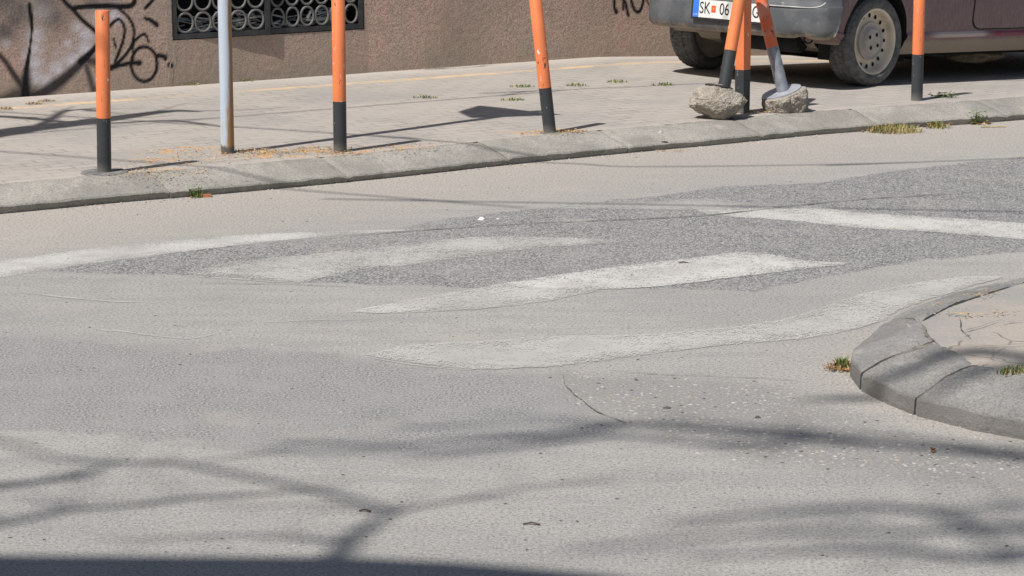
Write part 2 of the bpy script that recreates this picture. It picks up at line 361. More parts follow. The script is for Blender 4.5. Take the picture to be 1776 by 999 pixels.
kb=[np.array(p) for p in kback]; nacross=110; cols=[]
ts=np.concatenate([[0],np.cumsum([np.linalg.norm(kb[i]-kb[i-1]) for i in range(1,len(kb))])])
us=np.arange(0,ts[-1],.07); V=[];S=[];T=[]
for q in us:
    a=np.array([np.interp(q,ts,[p[0] for p in kb]),np.interp(q,ts,[p[1] for p in kb])])
    # foot on the wall line
    b=W0+WD*(np.dot(a-W0,WD)); b=b+WN*.25
    for j in range(nacross+1):
        p=a+(b-a)*(j/nacross); V.append((p[0],p[1],float(pave_z(p[0],p[1]))+.0015*mnoise.noise(Vector((p[0]*3,p[1]*3,0)))))
        S.append(np.linalg.norm(p-a)); T.append(abs(np.dot(p-W0,WN)))
n1=nacross+1; Fc=[(i*n1+j,(i+1)*n1+j,(i+1)*n1+j+1,i*n1+j+1) for i in range(len(us)-1) for j in range(nacross)]
def paver_mat(name,rot,warm=1,bw=.2,bh=.1):
    k=NB(name,.9,.25)
    vec=k.scale((1,1,1),rot=rot)
    vv=k.n.new('ShaderNodeVectorMath'); vv.operation='ADD'; k.lk(vec,vv.inputs[0])
    ns=k.n.new('ShaderNodeVectorMath'); ns.operation='SCALE'; k.lk(k.noise(6,3,out='Color'),ns.inputs[0]); ns.inputs['Scale'].default_value=.02
    k.lk(ns.outputs[0],vv.inputs[1])
    br=k.n.new('ShaderNodeTexBrick'); k.lk(vv.outputs[0],br.inputs['Vector']); br.inputs['Scale'].default_value=1
    br.inputs['Brick Width'].default_value=bw; br.inputs['Row Height'].default_value=bh; br.inputs['Mortar Size'].default_value=.008
    br.inputs['Mortar Smooth'].default_value=.4; br.inputs['Color1'].default_value=c4(.41*warm,.378,.34); br.inputs['Color2'].default_value=c4(.34*warm,.315,.288)
    br.inputs['Mortar'].default_value=c4(.22,.2,.18)
    big=k.noise(1.1,4,.6)
    c=k.mix(k.ss(k.noise(2.3,4,.7),.36,.62,.05,.75),br.outputs['Color'],c4(.405*warm,.37,.33))
    c=k.mix(k.ss(big,.46,.64,0,.6),c,c4(.31,.295,.275))
    c=k.mix(k.ss(k.noise(100,3,.75),.60,.42,0,.25),c,c4(.22,.21,.19))
    yl=k.attr('yellow'); c=k.mix(k.math('MULTIPLY',yl,k.ss(k.noise(4,4,.7),.38,.58,.25,1)),c,c4(.62,.44,.25))
    c=k.mix(k.attr('dirt'),c,c4(.47,.43,.385))
    oc=k.math('MULTIPLY',k.attr('ochre'),k.ss(k.noise(9,4,.7),.50,.60)); c=k.mix(oc,c,c4(.50,.30,.14))
    k.color(c)
    k.bump(k.math('ADD',k.math('MULTIPLY',br.outputs['Fac'],-.6),k.math('MULTIPLY',k.noise(60,3),.5)),.5,.006); return k.m
M_PAVE=paver_mat('concrete_pavers',R(-32.2))
pav=mesh('pavement',V,Fc,M_PAVE); prop(pav,'dusty concrete block pavement along the house wall',kind='structure')
Va=np.array(V); S=np.array(S); T=np.array(T)
yu=np.array([np.dot(v[:2]-W0,WD) for v in Va])
fade=np.clip(np.abs(yu-.0)/.6,.25,1)
fattr(pav,'yellow',np.clip(1-np.abs(T-.50)/.075,0,1)*fade)
fattr(pav,'dirt',np.clip(1-T/.38,0,1)*.85+np.clip(1-S/.12,0,1)*.5)
och=np.zeros(len(Va))
for u,v,r in ((270,298,.22),(230,296,.2),(330,262,.25),(300,280,.22),(360,258,.2),(470,268,.25),(560,262,.25),(700,258,.2),(640,262,.2),(940,230,.2),(1340,192,.18),(985,226,.15),(1000,232,.2)):
    p=at(u,v,.1); och=np.maximum(och,np.clip(1.3-np.hypot((Va[:,0]-p[0])*.8,(Va[:,1]-p[1])*1.4)/r,0,1))
fattr(pav,'ochre',och)

# the near corner island
P=[np.array(p) for p in isl_in]; far=[P[0]+np.array([6,2.]),P[-1]+np.array([6,1.])]
poly=np.array(P+[far[1],far[0]])
xs=np.arange(poly[:,0].min()-.1,poly[:,0].max()+.1,.05); ys=np.arange(poly[:,1].min()-.1,poly[:,1].max()+.1,.05)
X,Y=np.meshgrid(xs,ys); d=poly_sdf(X.ravel(),Y.ravel(),poly).reshape(X.shape); ok=(d>-.06)
id_=-np.ones(X.shape,int); V=[];Fc=[]
for j in range(X.shape[0]-1):
    for i in range(X.shape[1]-1):
        if ok[j:j+2,i:i+2].all():
            q=[]
            for a,b in ((j,i),(j,i+1),(j+1,i+1),(j+1,i)):
                if id_[a,b]<0: id_[a,b]=len(V); V.append((X[a,b],Y[a,b],.1255+.001*mnoise.noise(Vector((X[a,b]*3,Y[a,b]*3,4)))))
                q.append(id_[a,b])
            Fc.append(q)
k=NB('broken_slab_paving',.9,.25)
vd=k.n.new('ShaderNodeTexVoronoi'); vd.feature='DISTANCE_TO_EDGE'; vd.inputs['Scale'].default_value=2.6
vv=k.n.new('ShaderNodeVectorMath'); vv.operation='ADD'; k.lk(k.co,vv.inputs[0]); ns=k.n.new('ShaderNodeVectorMath'); ns.operation='SCALE'; k.lk(k.noise(3,4,out='Color'),ns.inputs[0]); ns.inputs['Scale'].default_value=.2; k.lk(ns.outputs[0],vv.inputs[1]); k.lk(vv.outputs[0],vd.inputs['Vector'])
c=k.mix(k.ss(k.noise(2.2,4,.6),.4,.62),c4(.375,.335,.292),c4(.30,.289,.27))
c=k.mix(k.ss(k.noise(90,3,.7),.60,.42,0,.3),c,c4(.2,.19,.17))
crk=k.math('MULTIPLY',k.ss(vd.outputs['Distance'],.016,.004),k.ss(k.noise(4,3),.46,.56,0,.7))
c=k.mix(crk,c,c4(.15,.13,.11)); k.color(c)
k.bump(k.math('SUBTRACT',k.math('MULTIPLY',k.noise(50,3),.5),crk),.6,.008)
isl=mesh('corner_pavement',V,Fc,k.m); prop(isl,'cracked dusty paving inside the corner kerb',kind='structure')
for px in ([(1598,560),(1608,580),(1625,594)],):
    ribbon('paving_joint',px,.010,M_MORT,.1345,'dark joint behind the corner kerb')
for px in ([(1680,604),(1705,600),(1776,596),(1850,592)],[(1668,575),(1700,565),(1740,553)],[(1665,548),(1667,570),(1685,585)],[(1738,559),(1760,557)]):
    ribbon('paving_crack',px,.006,M_CRACK,.1345,'dark crack in the corner paving')

# ------------------------------------------------------------ the house wall with grille window and graffiti
house=empty('house',(*W0,.0),'rough brown plastered house wall with black graffiti and a grilled basement window','building')
rz=math.atan2(WD[1],WD[0]); house.rotation_euler=(0,0,rz)       # local x along the wall, -y towards the street
uL,zb=wall_uz(299,70); uR,zb2=wall_uz(632,51); zb=(zb+zb2)/2; ZT=zb+.70
u0,u1=-8.0,9.0
uu=np.unique(np.round(np.concatenate([[-8,-5,-3,-2],np.arange(-1.3,4.4,.011),[3.2,4,6,9],[uL,uR]]),5))
zz=np.unique(np.round(np.concatenate([np.arange(-.3,.9,.011),[zb,ZT],np.arange(1,3.6,.3)]),5))
U,Zg=np.meshgrid(uu,zz); hole=lambda a,b:(a>uL-1e-4)&(a<uR+1e-4)&(b>zb-1e-4)&(b<ZT+1e-4)
um,zm=(U[:-1,:-1]+U[1:,1:])/2,(Zg[:-1,:-1]+Zg[1:,1:])/2
idx=np.arange(U.size).reshape(U.shape); kp=~hole(um,zm)
Fc=np.stack([idx[:-1,:-1][kp],idx[:-1,1:][kp],idx[1:,1:][kp],idx[1:,:-1][kp]],1).tolist()
yy=np.array([.004*mnoise.noise(Vector((a*1.5,b*1.5,2)))+.0013*mnoise.noise(Vector((a*28,b*28,7)))+.001*mnoise.noise(Vector((a*70,b*70,7))) for a,b in zip(U.ravel(),Zg.ravel())])
V=np.stack([U.ravel(),yy,Zg.ravel()],1)
k=NB('rough_brown_plaster',.95,.2)
n1=k.noise(2.2,4,.6); n2=k.noise(70,4,.75); n3=k.noise(9,4,.7); n4=k.noise(28,4,.7)
c=k.mix(k.ss(n1,.35,.66),c4(.50,.395,.32),c4(.63,.43,.36))
c=k.mix(k.ss(n3,.42,.7,0,.5),c,c4(.37,.31,.25))
c=k.mix(k.ss(k.noise(1.7,4,.65,vec=k.scale((1,1,1),loc=(7,3,2))),.50,.64,0,.45),c,c4(.44,.40,.32)); c=k.mix(k.ss(n2,.56,.38,0,.75),c,c4(.24,.19,.155)); c=k.mix(k.ss(k.noise(16,4,.75),.60,.72,0,.5),c,c4(.27,.23,.19)); c=k.mix(k.ss(n4,.58,.72,0,.4),c,c4(.66,.55,.46))
c=k.mix(k.math('MULTIPLY',k.attr('dark_tone'),k.ss(n3,.3,.6,.8,1)),c,c4(.30,.25,.20))
gn=k.ss(k.noise(60,3,.7),.25,.6,.55,1.0)
c=k.mix(k.math('MULTIPLY',k.attr('murk'),gn),c,c4(.115,.105,.105))
c=k.mix(k.math('MULTIPLY',k.attr('silver'),gn),c,c4(.72,.72,.80))
c=k.mix(k.attr('ink'),c,c4(.012,.012,.014)); k.color(c)
k.bump(k.math('ADD',k.math('MULTIPLY',n2,.7),k.math('MULTIPLY',n4,.45)),.75,.010)
wall=mesh('wall',V,Fc,k.m,house,True)
prop(wall,'rough brown plaster with black spray graffiti')
UU,ZZ=U.ravel(),Zg.ravel()
def W(l): return [wall_uz(*p) for p in l]
pxm=1/250.
ink=np.zeros(U.size)
def stroke(pts,ws,soft=.35,op=1.0):
    global ink
    P=smooth_line(W(pts),6); ws=np.interp(np.linspace(0,len(pts)-1,len(P)),range(len(pts)),ws)*pxm*.62
    d=line_dist(UU,ZZ,P,ws); ink=np.maximum(ink,op*np.clip((1+soft-d)/(2*soft),0,1))
S_=[([(51,8),(52,18),(54,33),(55,52)],[6,6,6,4]),([(55,52),(53,75),(50,95),(46,120)],[4,3,5,8]),([(48,110),(45,130),(44,150),(44,165)],[5,12,19,26],.6),
 ([(104,-8),(115,6),(126,16),(142,34),(157,47),(172,60)],[6,6,6,6,6,6]),
 ([(128,13.5),(153,11),(180,10.5),(204,11),(222,11),(232,6),(234,-4)],[6,7,7.5,8,8,7,6]),
 ([(204,14),(222,29),(232,50),(229,77),(216,97),(200,113)],[4,4.5,4.5,4.5,5,5]),
 ([(190,46),(200,36),(209,35),(216,49),(214,68),(205,94),(199,108)],[4,4.5,4.5,4.5,4.5,4.5,4]),
 ([(231,104),(231,77),(241,64),(252,60),(258,73)],[4,4,4,4,3]),
 ([(190,118),(205,114),(225,110),(241,109)],[9,6,5.5,7]),([(239,109),(242,109)],[8,8]),
 ([(274,96),(284,98),(287,102)],[6,7,6]),([(294,112),(297,114)],[7,7]),
 ([(252,14),(260,6),(268,-3)],[5,5,5]),([(252,32),(261,35),(272,43)],[5,6,7]),([(197,68),(201,83)],[3.5,3]),
 ([(172,72),(157,92),(140,108)],[5,9,12]),([(140,110),(118,130),(98,146),(76,160),(58,166)],[12,14,17,16,12],.5,.92),
 ([(-6,90),(8,105),(22,126),(36,146),(46,160)],[6,7,8,10,14],.5,.9),([(-6,174),(12,170),(30,164),(60,164)],[10,14,18,20],.7,.8),
 ([(148,112),(155,132),(160,148),(164,162)],[6,8,9,8],.6,.8),([(150,104),(160,106),(173,106)],[10,13,12],.7,.85),
 ([(1066,-22),(1065,0),(1066,13),(1069,21)],[5,5,5.5,7]),([(1081,-18),(1081.5,0),(1081,16)],[6,5,5]),([(1078,-5),(1085,5),(1088,20),(1090,27)],[4,5,5,5.5]),
 ([(1096,-14),(1095,0),(1099,14),(1106,21),(1112,15),(1116,0),(1114,-14),(1104,-22),(1096,-14)],[5.5]*9),([(1119,-12),(1122,0),(1126,9)],[3,3,3])]
for s in S_: stroke(s[0],s[1],s[2] if len(s)>2 else .3,s[3] if len(s)>3 else 1.0)
circ=[(250+22.5*math.cos(t),111+30*math.sin(t)) for t in np.linspace(0,2*math.pi,15)]; stroke(circ,[5]*15,.35)
fattr(wall,'ink',ink)
def blob(l):
    a=np.zeros(U.size)
    for px,py,r,s in l:
        u_,z_=wall_uz(px,py); a=np.maximum(a,s*np.exp(-(((UU-u_)/(r*pxm*1.1))**2+((ZZ-z_)/(r*pxm))**2)))
    return a
fattr(wall,'silver',np.clip(blob([(62,62,14,.7),(60,85,13,.75),(60,110,14,.8),(62,135,14,.75),(80,140,15,.7),(100,120,16,.75),(125,105,15,.8),(148,84,14,.85),(150,60,13,.85),(135,48,10,.7),(118,76,7,.8),(100,90,10,.3),(170,30,14,.5),(198,26,10,.8),(206,32,9,.7),(200,10,8,.4),(185,100,9,.4),(165,140,8,.4),(70,20,18,.3),(10,75,7,.5),(45,95,8,.5)]),0,1))
fattr(wall,'murk',np.clip(blob([(10,0,30,.75),(35,20,26,.75),(8,55,20,.9),(25,35,20,.8),(80,5,26,.7),(95,30,24,.75),(120,15,14,.5),(160,2,18,.6),(190,0,16,.5)])*1.1,0,1))
dark_tone=np.clip(1-(ZZ-.1)/.16,0,1)*.55+np.clip(1-np.hypot((UU-uR-.75)*1.0,(ZZ-.35)*.8)/.35,0,1)*.7  # plaster darker towards the foot, below the window and in one patch beside it
dark_tone+=np.where((UU>uL-.03)&(UU<uR+.03),.45,0)
fattr(wall,'dark_tone',np.clip(dark_tone,0,1))
# pale repaired render either side of the opening and the hairline crack
def wall_strip(name,pts,wd,m,y,label):
    P=smooth_line(W(pts),6); V=[];Fc=[]
    for i,p in enumerate(P):
        a=P[max(i-1,0)]; b=P[min(i+1,len(P)-1)]; t=(b-a)/(np.linalg.norm(b-a)+1e-9); n=np.array([-t[1],t[0]])
        ww=wd*(.5+abs(mnoise.noise(Vector((p[0]*20,p[1]*20,1))))*1.5); c=p+n*mnoise.noise(Vector((p[0]*25,p[1]*25,5)))*.006
        for sgn in (-1,1): q=c+n*ww/2*sgn; V.append((q[0],y,q[1]))
        if i: Fc.append((2*i-2,2*i,2*i+1,2*i-1))
    return mesh(name,V,Fc,m,house)
wall_strip('plaster_crack',[(306,71),(300,80),(299,98),(293,118),(290,146)],.010,simple('pale_crack',(.42,.37,.31),.9,.2),-.009,'')
wall_strip('plaster_chip',[(283,78),(282,84),(284,88)],.02,simple('pale_chip',(.36,.33,.25),.9,.2),-.009,'')
# reveal + sill, room behind
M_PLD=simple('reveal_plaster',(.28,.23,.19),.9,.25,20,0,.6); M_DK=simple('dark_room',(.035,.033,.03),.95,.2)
w_=uR-uL; mb=MB()
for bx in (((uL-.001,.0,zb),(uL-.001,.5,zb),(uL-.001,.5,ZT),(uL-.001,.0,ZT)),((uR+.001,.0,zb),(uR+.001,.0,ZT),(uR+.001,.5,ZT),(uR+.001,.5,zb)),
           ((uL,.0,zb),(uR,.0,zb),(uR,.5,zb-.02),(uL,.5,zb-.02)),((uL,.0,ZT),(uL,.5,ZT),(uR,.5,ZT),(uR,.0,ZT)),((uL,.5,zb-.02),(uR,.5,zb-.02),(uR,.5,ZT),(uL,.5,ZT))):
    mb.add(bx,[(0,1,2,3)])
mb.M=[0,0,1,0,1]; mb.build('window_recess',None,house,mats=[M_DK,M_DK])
mb=MB(); mb.box(((u0+u1)/2,.35,3.35),(17,.9,.5)); mb.box(((u0+u1)/2,.56,1.6),(17,.1,3.6))
mb.build('upper_storey',M_PLD,house)
mb=MB()
for _ in range(130):
    L=random.uniform(.06,.3); a=random.uniform(-.35,.35); m=Matrix.Rotation(a,3,'Z')@Matrix.Rotation(random.uniform(-.35,.35),3,'Y')
    x=uL+.12+(w_-.24)*random.random()**.8; 
    mb.box((x,random.uniform(.07,.40),zb+.012+random.random()**1.6*.12+.0),(L,random.uniform(.008,.03),random.uniform(.005,.012)),mat=m,mi=random.choice((0,0,1,2)))
for _ in range(120): 
    r=random.uniform(.006,.02); mb.box((uL+.1+(w_-.15)*random.random(),random.uniform(.03,.12),zb+.006),(r*1.5,r,r),rz=random.random()*3,mi=random.choice((0,1,2)))
mb.box((uL+1.07,.05,zb+.12),(.018,.012,.06),mat=Matrix.Rotation(.6,3,'Y'),mi=3)
o=mb.build('rubbish_heap',None,None,mats=[simple('old_lath',(.75,.70,.60),.9,.3),simple('old_lath_dark',(.20,.18,.15),.9,.3),simple('old_lath_grey',(.8,.78,.74),.9,.3),simple('plastic_scrap',(.8,.8,.8),.4,.05)])
o.location=(*W0,0); o.rotation_euler=(0,0,rz); prop(o,'heap of splintered laths and rubble behind the basement window grille','rubbish',kind='stuff')
# grille leaves: frame bars and welded rings
M_IRON=simple('dark_iron',(.045,.047,.05),.55,.25,15); M_RING=simple('grey_iron_ring',(.14,.142,.138),.5,.25,15)
ring_me=None
def ring_mesh(rx,rz_,t):
    mb=MB(); n=28; V=[];Fc=[]
    for i in range(n):
        a=2*math.pi*i/n; c=Vector((rx*math.cos(a),0,rz_*math.sin(a))); o_=Vector((math.cos(a),0,math.sin(a)))
        for j in range(8):
            b=2*math.pi*j/8; V.append(c+o_*math.cos(b)*t+Vector((0,1,0))*math.sin(b)*t)
    for i in range(n):
        for j in range(8): Fc.append((i*8+j,((i+1)%n)*8+j,((i+1)%n)*8+(j+1)%8,i*8+(j+1)%8))
    return V,Fc
def leaf(x0,wd,nc,ang,px_):
    b=.034; mb=MB(); hgt=ZT-zb-.012
    mb.box((wd/2,0,b/2),(wd,.022,b)); mb.box((wd/2,0,hgt-b/2),(wd,.022,b))
    mb.box((b/2,-.001,hgt/2),(b,.024,hgt)); mb.box((wd-b/2,-.001,hgt/2),(b,.024,hgt))
    fr=mb.build('window_grille',M_IRON,house); fr.location=(x0,.016,zb+.006); fr.rotation_euler=(0,0,ang)
    prop(fr,px_)
    sx=(wd-2*b)/nc; rows=4; sz=(hgt-2*b)/rows; sz=.147; me=None
    for c_ in range(nc):
        for r_ in range(rows):
            if me is None:
                V,Fc=ring_mesh(sx/2-.008,sz/2-.008,.0088); o=mesh('ring',V,Fc,M_RING,fr,True); me=o.data
            else: o=bpy.data.objects.new('ring',me); COL.objects.link(o); o.parent=fr
            o.location=(b+sx*(c_+.5),0,b+sz*(r_+.5))
uM,_=wall_uz(462,60)
leaf(uL+.004,(uM-uL)+.012,5,R(-2.5),'left grille leaf, swung slightly open')
leaf(uM+.004,(uR-uM)-.01,6,0,'right grille leaf, closed')
mbs=MB(); mbs.box((uM+.0,.014,(zb+ZT)/2),(.012,.03,ZT-zb-.02)); mbs.build('window_mullion',M_IRON,house)
# grout smear and gap at the foot of the wall
o=ribbon('wall_foot_gap',[(715,121),(760,118.5),(810,116),(863,111.5)],.03,M_CRACK,.105,'dark open gap at the foot of the house wall')

# ------------------------------------------------------------ bollards and posts
def post_mat(name,col,chip=(.9,.85,.8),dk=(.03,.03,.03),amt=.055,rough=.45,faded=None):
    k=NB(name,rough,.4); n=k.noise(26,5,.8,vec=k.scale((1,1,.45))); n2=k.noise(4,3)
    c=k.mix(k.ss(n2,.3,.7,0,.6),tuple(col)+(1,),tuple(x*.78 for x in col)+(1,)); c=k.mix(k.ss(k.math('ADD',k.xyz()[2],k.math('MULTIPLY',k.noise(12,3),.05)),.09,.02,0,.55),c,c4(.26,.24,.21))
    if faded: c=k.mix(k.ss(k.noise(7,4,.7),.45,.6),c,tuple(faded)+(1,))
    c=k.mix(k.ss(n,.70-amt,.72-amt),c,tuple(chip)+(1,)); c=k.mix(k.ss(k.noise(19,5,.8,vec=k.scale((1,1,.3),loc=(4,2,1))),.70-amt,.72-amt),c,tuple(dk)+(1,))
    k.color(c); k.bump(k.noise(40,3),.15,.002); return k.m
M_OR=post_mat('orange_paint',(.78,.225,.085)); M_BK=post_mat('black_paint',(.042,.046,.050),(.20,.20,.20),(.02,.02,.02),.07,.5)
M_ORW=post_mat('chipped_orange_paint',(.72,.17,.07),(.60,.30,.22),(.05,.045,.045),.09,.6,(.60,.26,.18))
M_GAL=simple('galvanised_steel',(.30,.32,.35),.45,.25,14,.5); M_PLATE=simple('grey_plate',(.38,.40,.44),.5,.15,14,.3)
k=NB('weathered_pale_blue_paint',.45,.4); x=k.xyz(); n=k.noise(7,5,.75,vec=k.scale((1,1,.12)))
rust=k.ss(k.math('ADD',k.math('MULTIPLY',x[0],9.0),k.math('SUBTRACT',n,.5)),.07,.25)
c=k.mix(k.ss(k.noise(14,3,vec=k.scale((1,1,.1))),.35,.7),c4(.50,.57,.66),c4(.43,.50,.58))
c=k.mix(k.ss(n,.545,.60,0,.75),c,c4(.46,.33,.19))
c=k.mix(rust,c,c4(.32,.18,.08)); c=k.mix(k.ss(k.math('ADD',x[2],k.math('MULTIPLY',n,.1)),.11,.09),c,c4(.12,.10,.09))
k.color(c); M_POLE=k.m
RB=.0375; M_FLANGE=simple('flange_grey',(.17,.17,.165),.8,.3,20)
def bollard(base,topdir,h,bh,label,group='orange and black bollards along the kerb',r=RB,square=False,m1=None,m2=None,plate=None,name='bollard',zlow=.1):
    p=at(*base,zlow); o=empty(name,p,label,'bollard',group); td=Vector(topdir).normalized()
    def seg(nm,a,b,m,cap=0):
        mb=MB()
        if square:
            q=td.to_track_quat('Z','Y').to_matrix()@Matrix.Rotation(R(52),3,'Z'); mb.box(td*(a+b)/2,(r*1.55,r*1.55,b-a),mat=q)
        else:
            ls=[a,a+.002,b-.004,b] if cap else [a,b]; rs=[r,r,r,r-.004] if cap else [r,r]
            mb.tube([td*s for s in ls],rs,28)
        ob=mb.build(nm,m,o,not square)
        if not square:
            for poly in ob.data.polygons: poly.use_smooth=len(poly.vertices)==4
        return ob
    seg('black_section',0,bh,m2 or M_BK); seg('orange_section',bh,h,m1 or M_OR,1)
    if plate:
        mb=MB(); mb.lathe([(0,.008),(plate-.004,.008),(plate,.004),(plate,-.004)],32); mb.build('base_plate',M_FLANGE,o)
    return o
bollard((181,300),(0.018,0,1),.862,.295,'short orange bollard with a round base plate, leftmost, its whole top visible',plate=.125)
bollard((590,263),(0.0,0,1),.87,.285,'upright orange bollard just right of the pale blue pole')
bollard((954,231),(-.112,.0,1),.87,.272,'orange bollard leaning left, alone in front of the plain wall',plate=.06)
bollard((1287,195),(0,0,1),.88,.27,'square section orange bollard standing between the two uprooted posts',square=True,r=.044)
bollard((1590,174),(-.004,0,1),.87,.30,'rightmost orange bollard in front of the maroon car door')
# sign pole
pb=at(395,266,.1)
pole=empty('sign_pole',pb,'tall weathered pale blue steel pole with rust stains','pole'); HS=3.75
mb=MB(); mb.tube([(0,0,0),(0,0,HS)],.0375,28); t=mb.build('pole_tube',M_POLE,pole,True)
sgn_px=[(804,193),(841,182),(880,186),(920,191),(985,198),(960,199.5),(870,202.5),(828,203.5)]
d=-UN; A=np.array([[d[0],SX],[d[1],SY]]); V=[]
for u,v in sgn_px:
    q=np.linalg.solve(A,at(u,v,.1)[:2]-pb[:2]); V.append((q[0]*d[0],q[0]*d[1],q[1]))
V2=[(a-UX[0]*.04,b-UX[1]*.04,c) for a,b,c in V]; V1=[(a-UX[0]*.044,b-UX[1]*.044,c) for a,b,c in V]
n=len(V); Fc=[tuple(range(n)),tuple(range(n,2*n))[::-1]]+[(i,(i+1)%n,n+(i+1)%n,n+i) for i in range(n)]
mesh('sign_plate',V1+V2,Fc,M_PLATE,pole)

# uprooted bollards with their lump of concrete
def lump(nm,size,seed,cut,parent,m,flat=.0):
    bm=bmesh.new(); bmesh.ops.create_icosphere(bm,subdivisions=5,radius=1)
    rr_=random.Random(seed); PL=[(Vector((rr_.gauss(0,1),rr_.gauss(0,1),rr_.gauss(0,.8))).normalized(),rr_.uniform(.78,.94)) for _ in range(13)]
    for v in bm.verts:
        p=v.co.copy(); s=Vector((seed,seed*2,0))
        for n_,d_ in PL:
            t_=p.dot(n_)-d_
            if t_>0: p-=n_*t_*.9
        f=1+.15*mnoise.noise(p*1.2+s)+.06*mnoise.noise(p*3.5+s)+.045*mnoise.noise(p*9+s)+.026*mnoise.noise(p*22+s)
        q=Vector((p.x*size[0],p.y*size[1],p.z*size[2]))*f
        if cut and q.z>cut: q.z=cut+(q.z-cut)*.06
        v.co=q
    me=bpy.data.meshes.new(nm); bm.to_mesh(me); bm.free(); me.materials.append(m)
    o=bpy.data.objects.new(nm,me); COL.objects.link(o); o.parent=parent; return o
k=NB('broken_concrete',.95,.2); c=k.mix(k.ss(k.noise(14,4,.7),.35,.65),c4(.36,.32,.265),c4(.50,.455,.39))
c=k.mix(k.ss(k.noise(70,3,.8),.60,.40,0,.55),c,c4(.22,.19,.155)); c=k.mix(k.ss(k.voro(45),.22,.12,0,.6),c,c4(.55,.50,.43)); k.color(c); k.bump(k.math('ADD',k.noise(45,4,.8),k.noise(110,2)),1.0,.012); M_LUMP=k.m
def px_vec(p0,p1,z0,depth_dy=0.0):          # 3-D direction from base p0 (height z0) to an image point p1 at the same range plus a drift
    a=at(*p0,z0); b=at_plane(*p1,a+np.array([0,depth_dy,0]),np.array([0,1,0])); return a,b
# A: rough round lump
g='uprooted bollards leaning on the square bollard'
pa=at(1247,209,.1); A0=empty('uprooted_bollard',(pa[0],pa[1]+.13,.1),'uprooted orange bollard leaning right out of a rough round concrete lump','bollard',g)
L1=lump('concrete_footing',(.178,.13,.118),3.3,None,A0,M_LUMP); L1.location=(0,-.01,.098)
loc=np.array(A0.location)
a=at_plane(1256,150,loc,np.array([0,1,0])); b=at_plane(1284,-8,loc+np.array([0,.12,0]),np.array([0,1,0])); a=a-loc; b=b-loc; dr=(b-a)/np.linalg.norm(b-a)
mid=at_plane(1262,87,loc+np.array([0,.05,0]),np.array([0,1,0]))-loc; hm=np.dot(mid-a,dr)
mb=MB(); mb.tube([a-dr*.06,a+dr*hm],.0385,28); mb.build('black_section',M_BK,A0,True)
mb=MB(); mb.tube([a+dr*hm,a+dr*.87],.0385,28); mb.build('orange_section',post_mat('scuffed_orange_paint',(.78,.225,.085),(.85,.6,.45),(.35,.18,.07),.06,.5,(.62,.24,.07)),A0,True)
q=Vector(dr).to_track_quat('Z','Y').to_matrix().to_4x4()
mb=MB(); mb.lathe([(.03,.004),(.088,.004),(.088,-.003),(.03,-.003)],36,Matrix.Translation(Vector(a)+Vector((-.03,.02,-.005)))@q); mb.build('base_plate',M_IRON,A0)
# B: bowl shaped lump with grey plate
pb2=at(1366,196,.1); B0=empty('uprooted_bollard',(pb2[0],pb2[1]+.10,.1),'uprooted chipped orange bollard leaning left, grey disc plate on its concrete lump','bollard',g)
loc=np.array(B0.location)
a=at_plane(1358,158,loc,np.array([0,1,0])); b=at_plane(1319,-5,loc+np.array([0,.10,0]),np.array([0,1,0])); a-=loc; b-=loc; dr=(b-a)/np.linalg.norm(b-a)
mid=at_plane(1340,82,loc+np.array([0,.05,0]),np.array([0,1,0]))-loc; hm=np.dot(mid-a,dr)
axis=Vector((-.30,-.34,1)).normalized(); axis=Vector((-.30,-.10,1)).normalized()
q=axis.to_track_quat('Z','Y').to_matrix().to_4x4()
L2=lump('concrete_footing',(.160,.150,.180),8.1,.035,B0,M_LUMP); L2.rotation_euler=axis.to_track_quat('Z','Y').to_euler(); L2.location=Vector(a)+Vector((.006,-.005,-.018))-axis*.025
mb=MB(); mb.lathe([(0,.005),(.126,.005),(.126,-.004),(0,-.004)],40,Matrix.Translation(Vector(a)+Vector((-.008,0,-.004)))@q); mb.build('base_plate',M_PLATE,B0)
mb=MB(); mb.tube([a-dr*.01,a+dr*hm],.0385,28); mb.build('grey_section',M_GAL,B0,True)
mb=MB(); mb.tube([a+dr*hm,a+dr*.87],.0385,28); mb.build('orange_section',M_ORW,B0,True)

# ------------------------------------------------------------ the parked car (local x forward, y left, z up, origin on the ground below the rear axle)
car=empty('parked_car',(*CAR_O,.1),'dusty maroon hatchback with dark grey bumper parked nose to the house wall','car')
car.rotation_euler=(0,math.atan(DIP),math.atan2(CAR_F[1],CAR_F[0])); car.rotation_mode='XYZ'
k=NB('dusty_maroon_paint',.45,.5); x=k.xyz(); n=k.noise(3,4,.6); nf=k.noise(28,4,.7,vec=k.scale((3,3,.5)))
mar=c4(.13,.022,.042); dustc=c4(.235,.19,.185)
c=k.mix(k.ss(k.math('ADD',nf,k.math('MULTIPLY',n,.5)),.45,.95,.80,.5),mar,dustc)
c=k.mix(k.ss(k.math('ADD',x[2],k.math('MULTIPLY',n,.05)),.335,.305),c,c4(.25,.21,.16))
bd=k.math('MULTIPLY',k.ss(x[2],.312,.322),k.ss(x[2],.362,.350)); 
c=k.mix(k.math('MULTIPLY',k.math('MULTIPLY',bd,k.ss(x[0],1.28,1.40)),k.ss(nf,.62,.5)),c,c4(.20,.018,.055))
c=k.mix(k.math('MULTIPLY',k.math('MULTIPLY',bd,k.ss(x[0],1.32,1.20)),k.ss(x[0],.55,.75)),c,c4(.44,.37,.35))
k.color(c); k.lk(k.ss(nf,.3,.7,.45,.75),k.b.inputs['Roughness']); M_CAR=k.m
k=NB('dusty_grey_bumper',.6,.35); x=k.xyz(); n=k.noise(6,4,.65); 
c=k.mix(k.ss(n,.38,.65),c4(.080,.088,.095),c4(.125,.13,.135)); dm=k.ss(k.math('ADD',x[2],k.math('MULTIPLY',k.noise(9,4,.7),.16)),.45,.39)
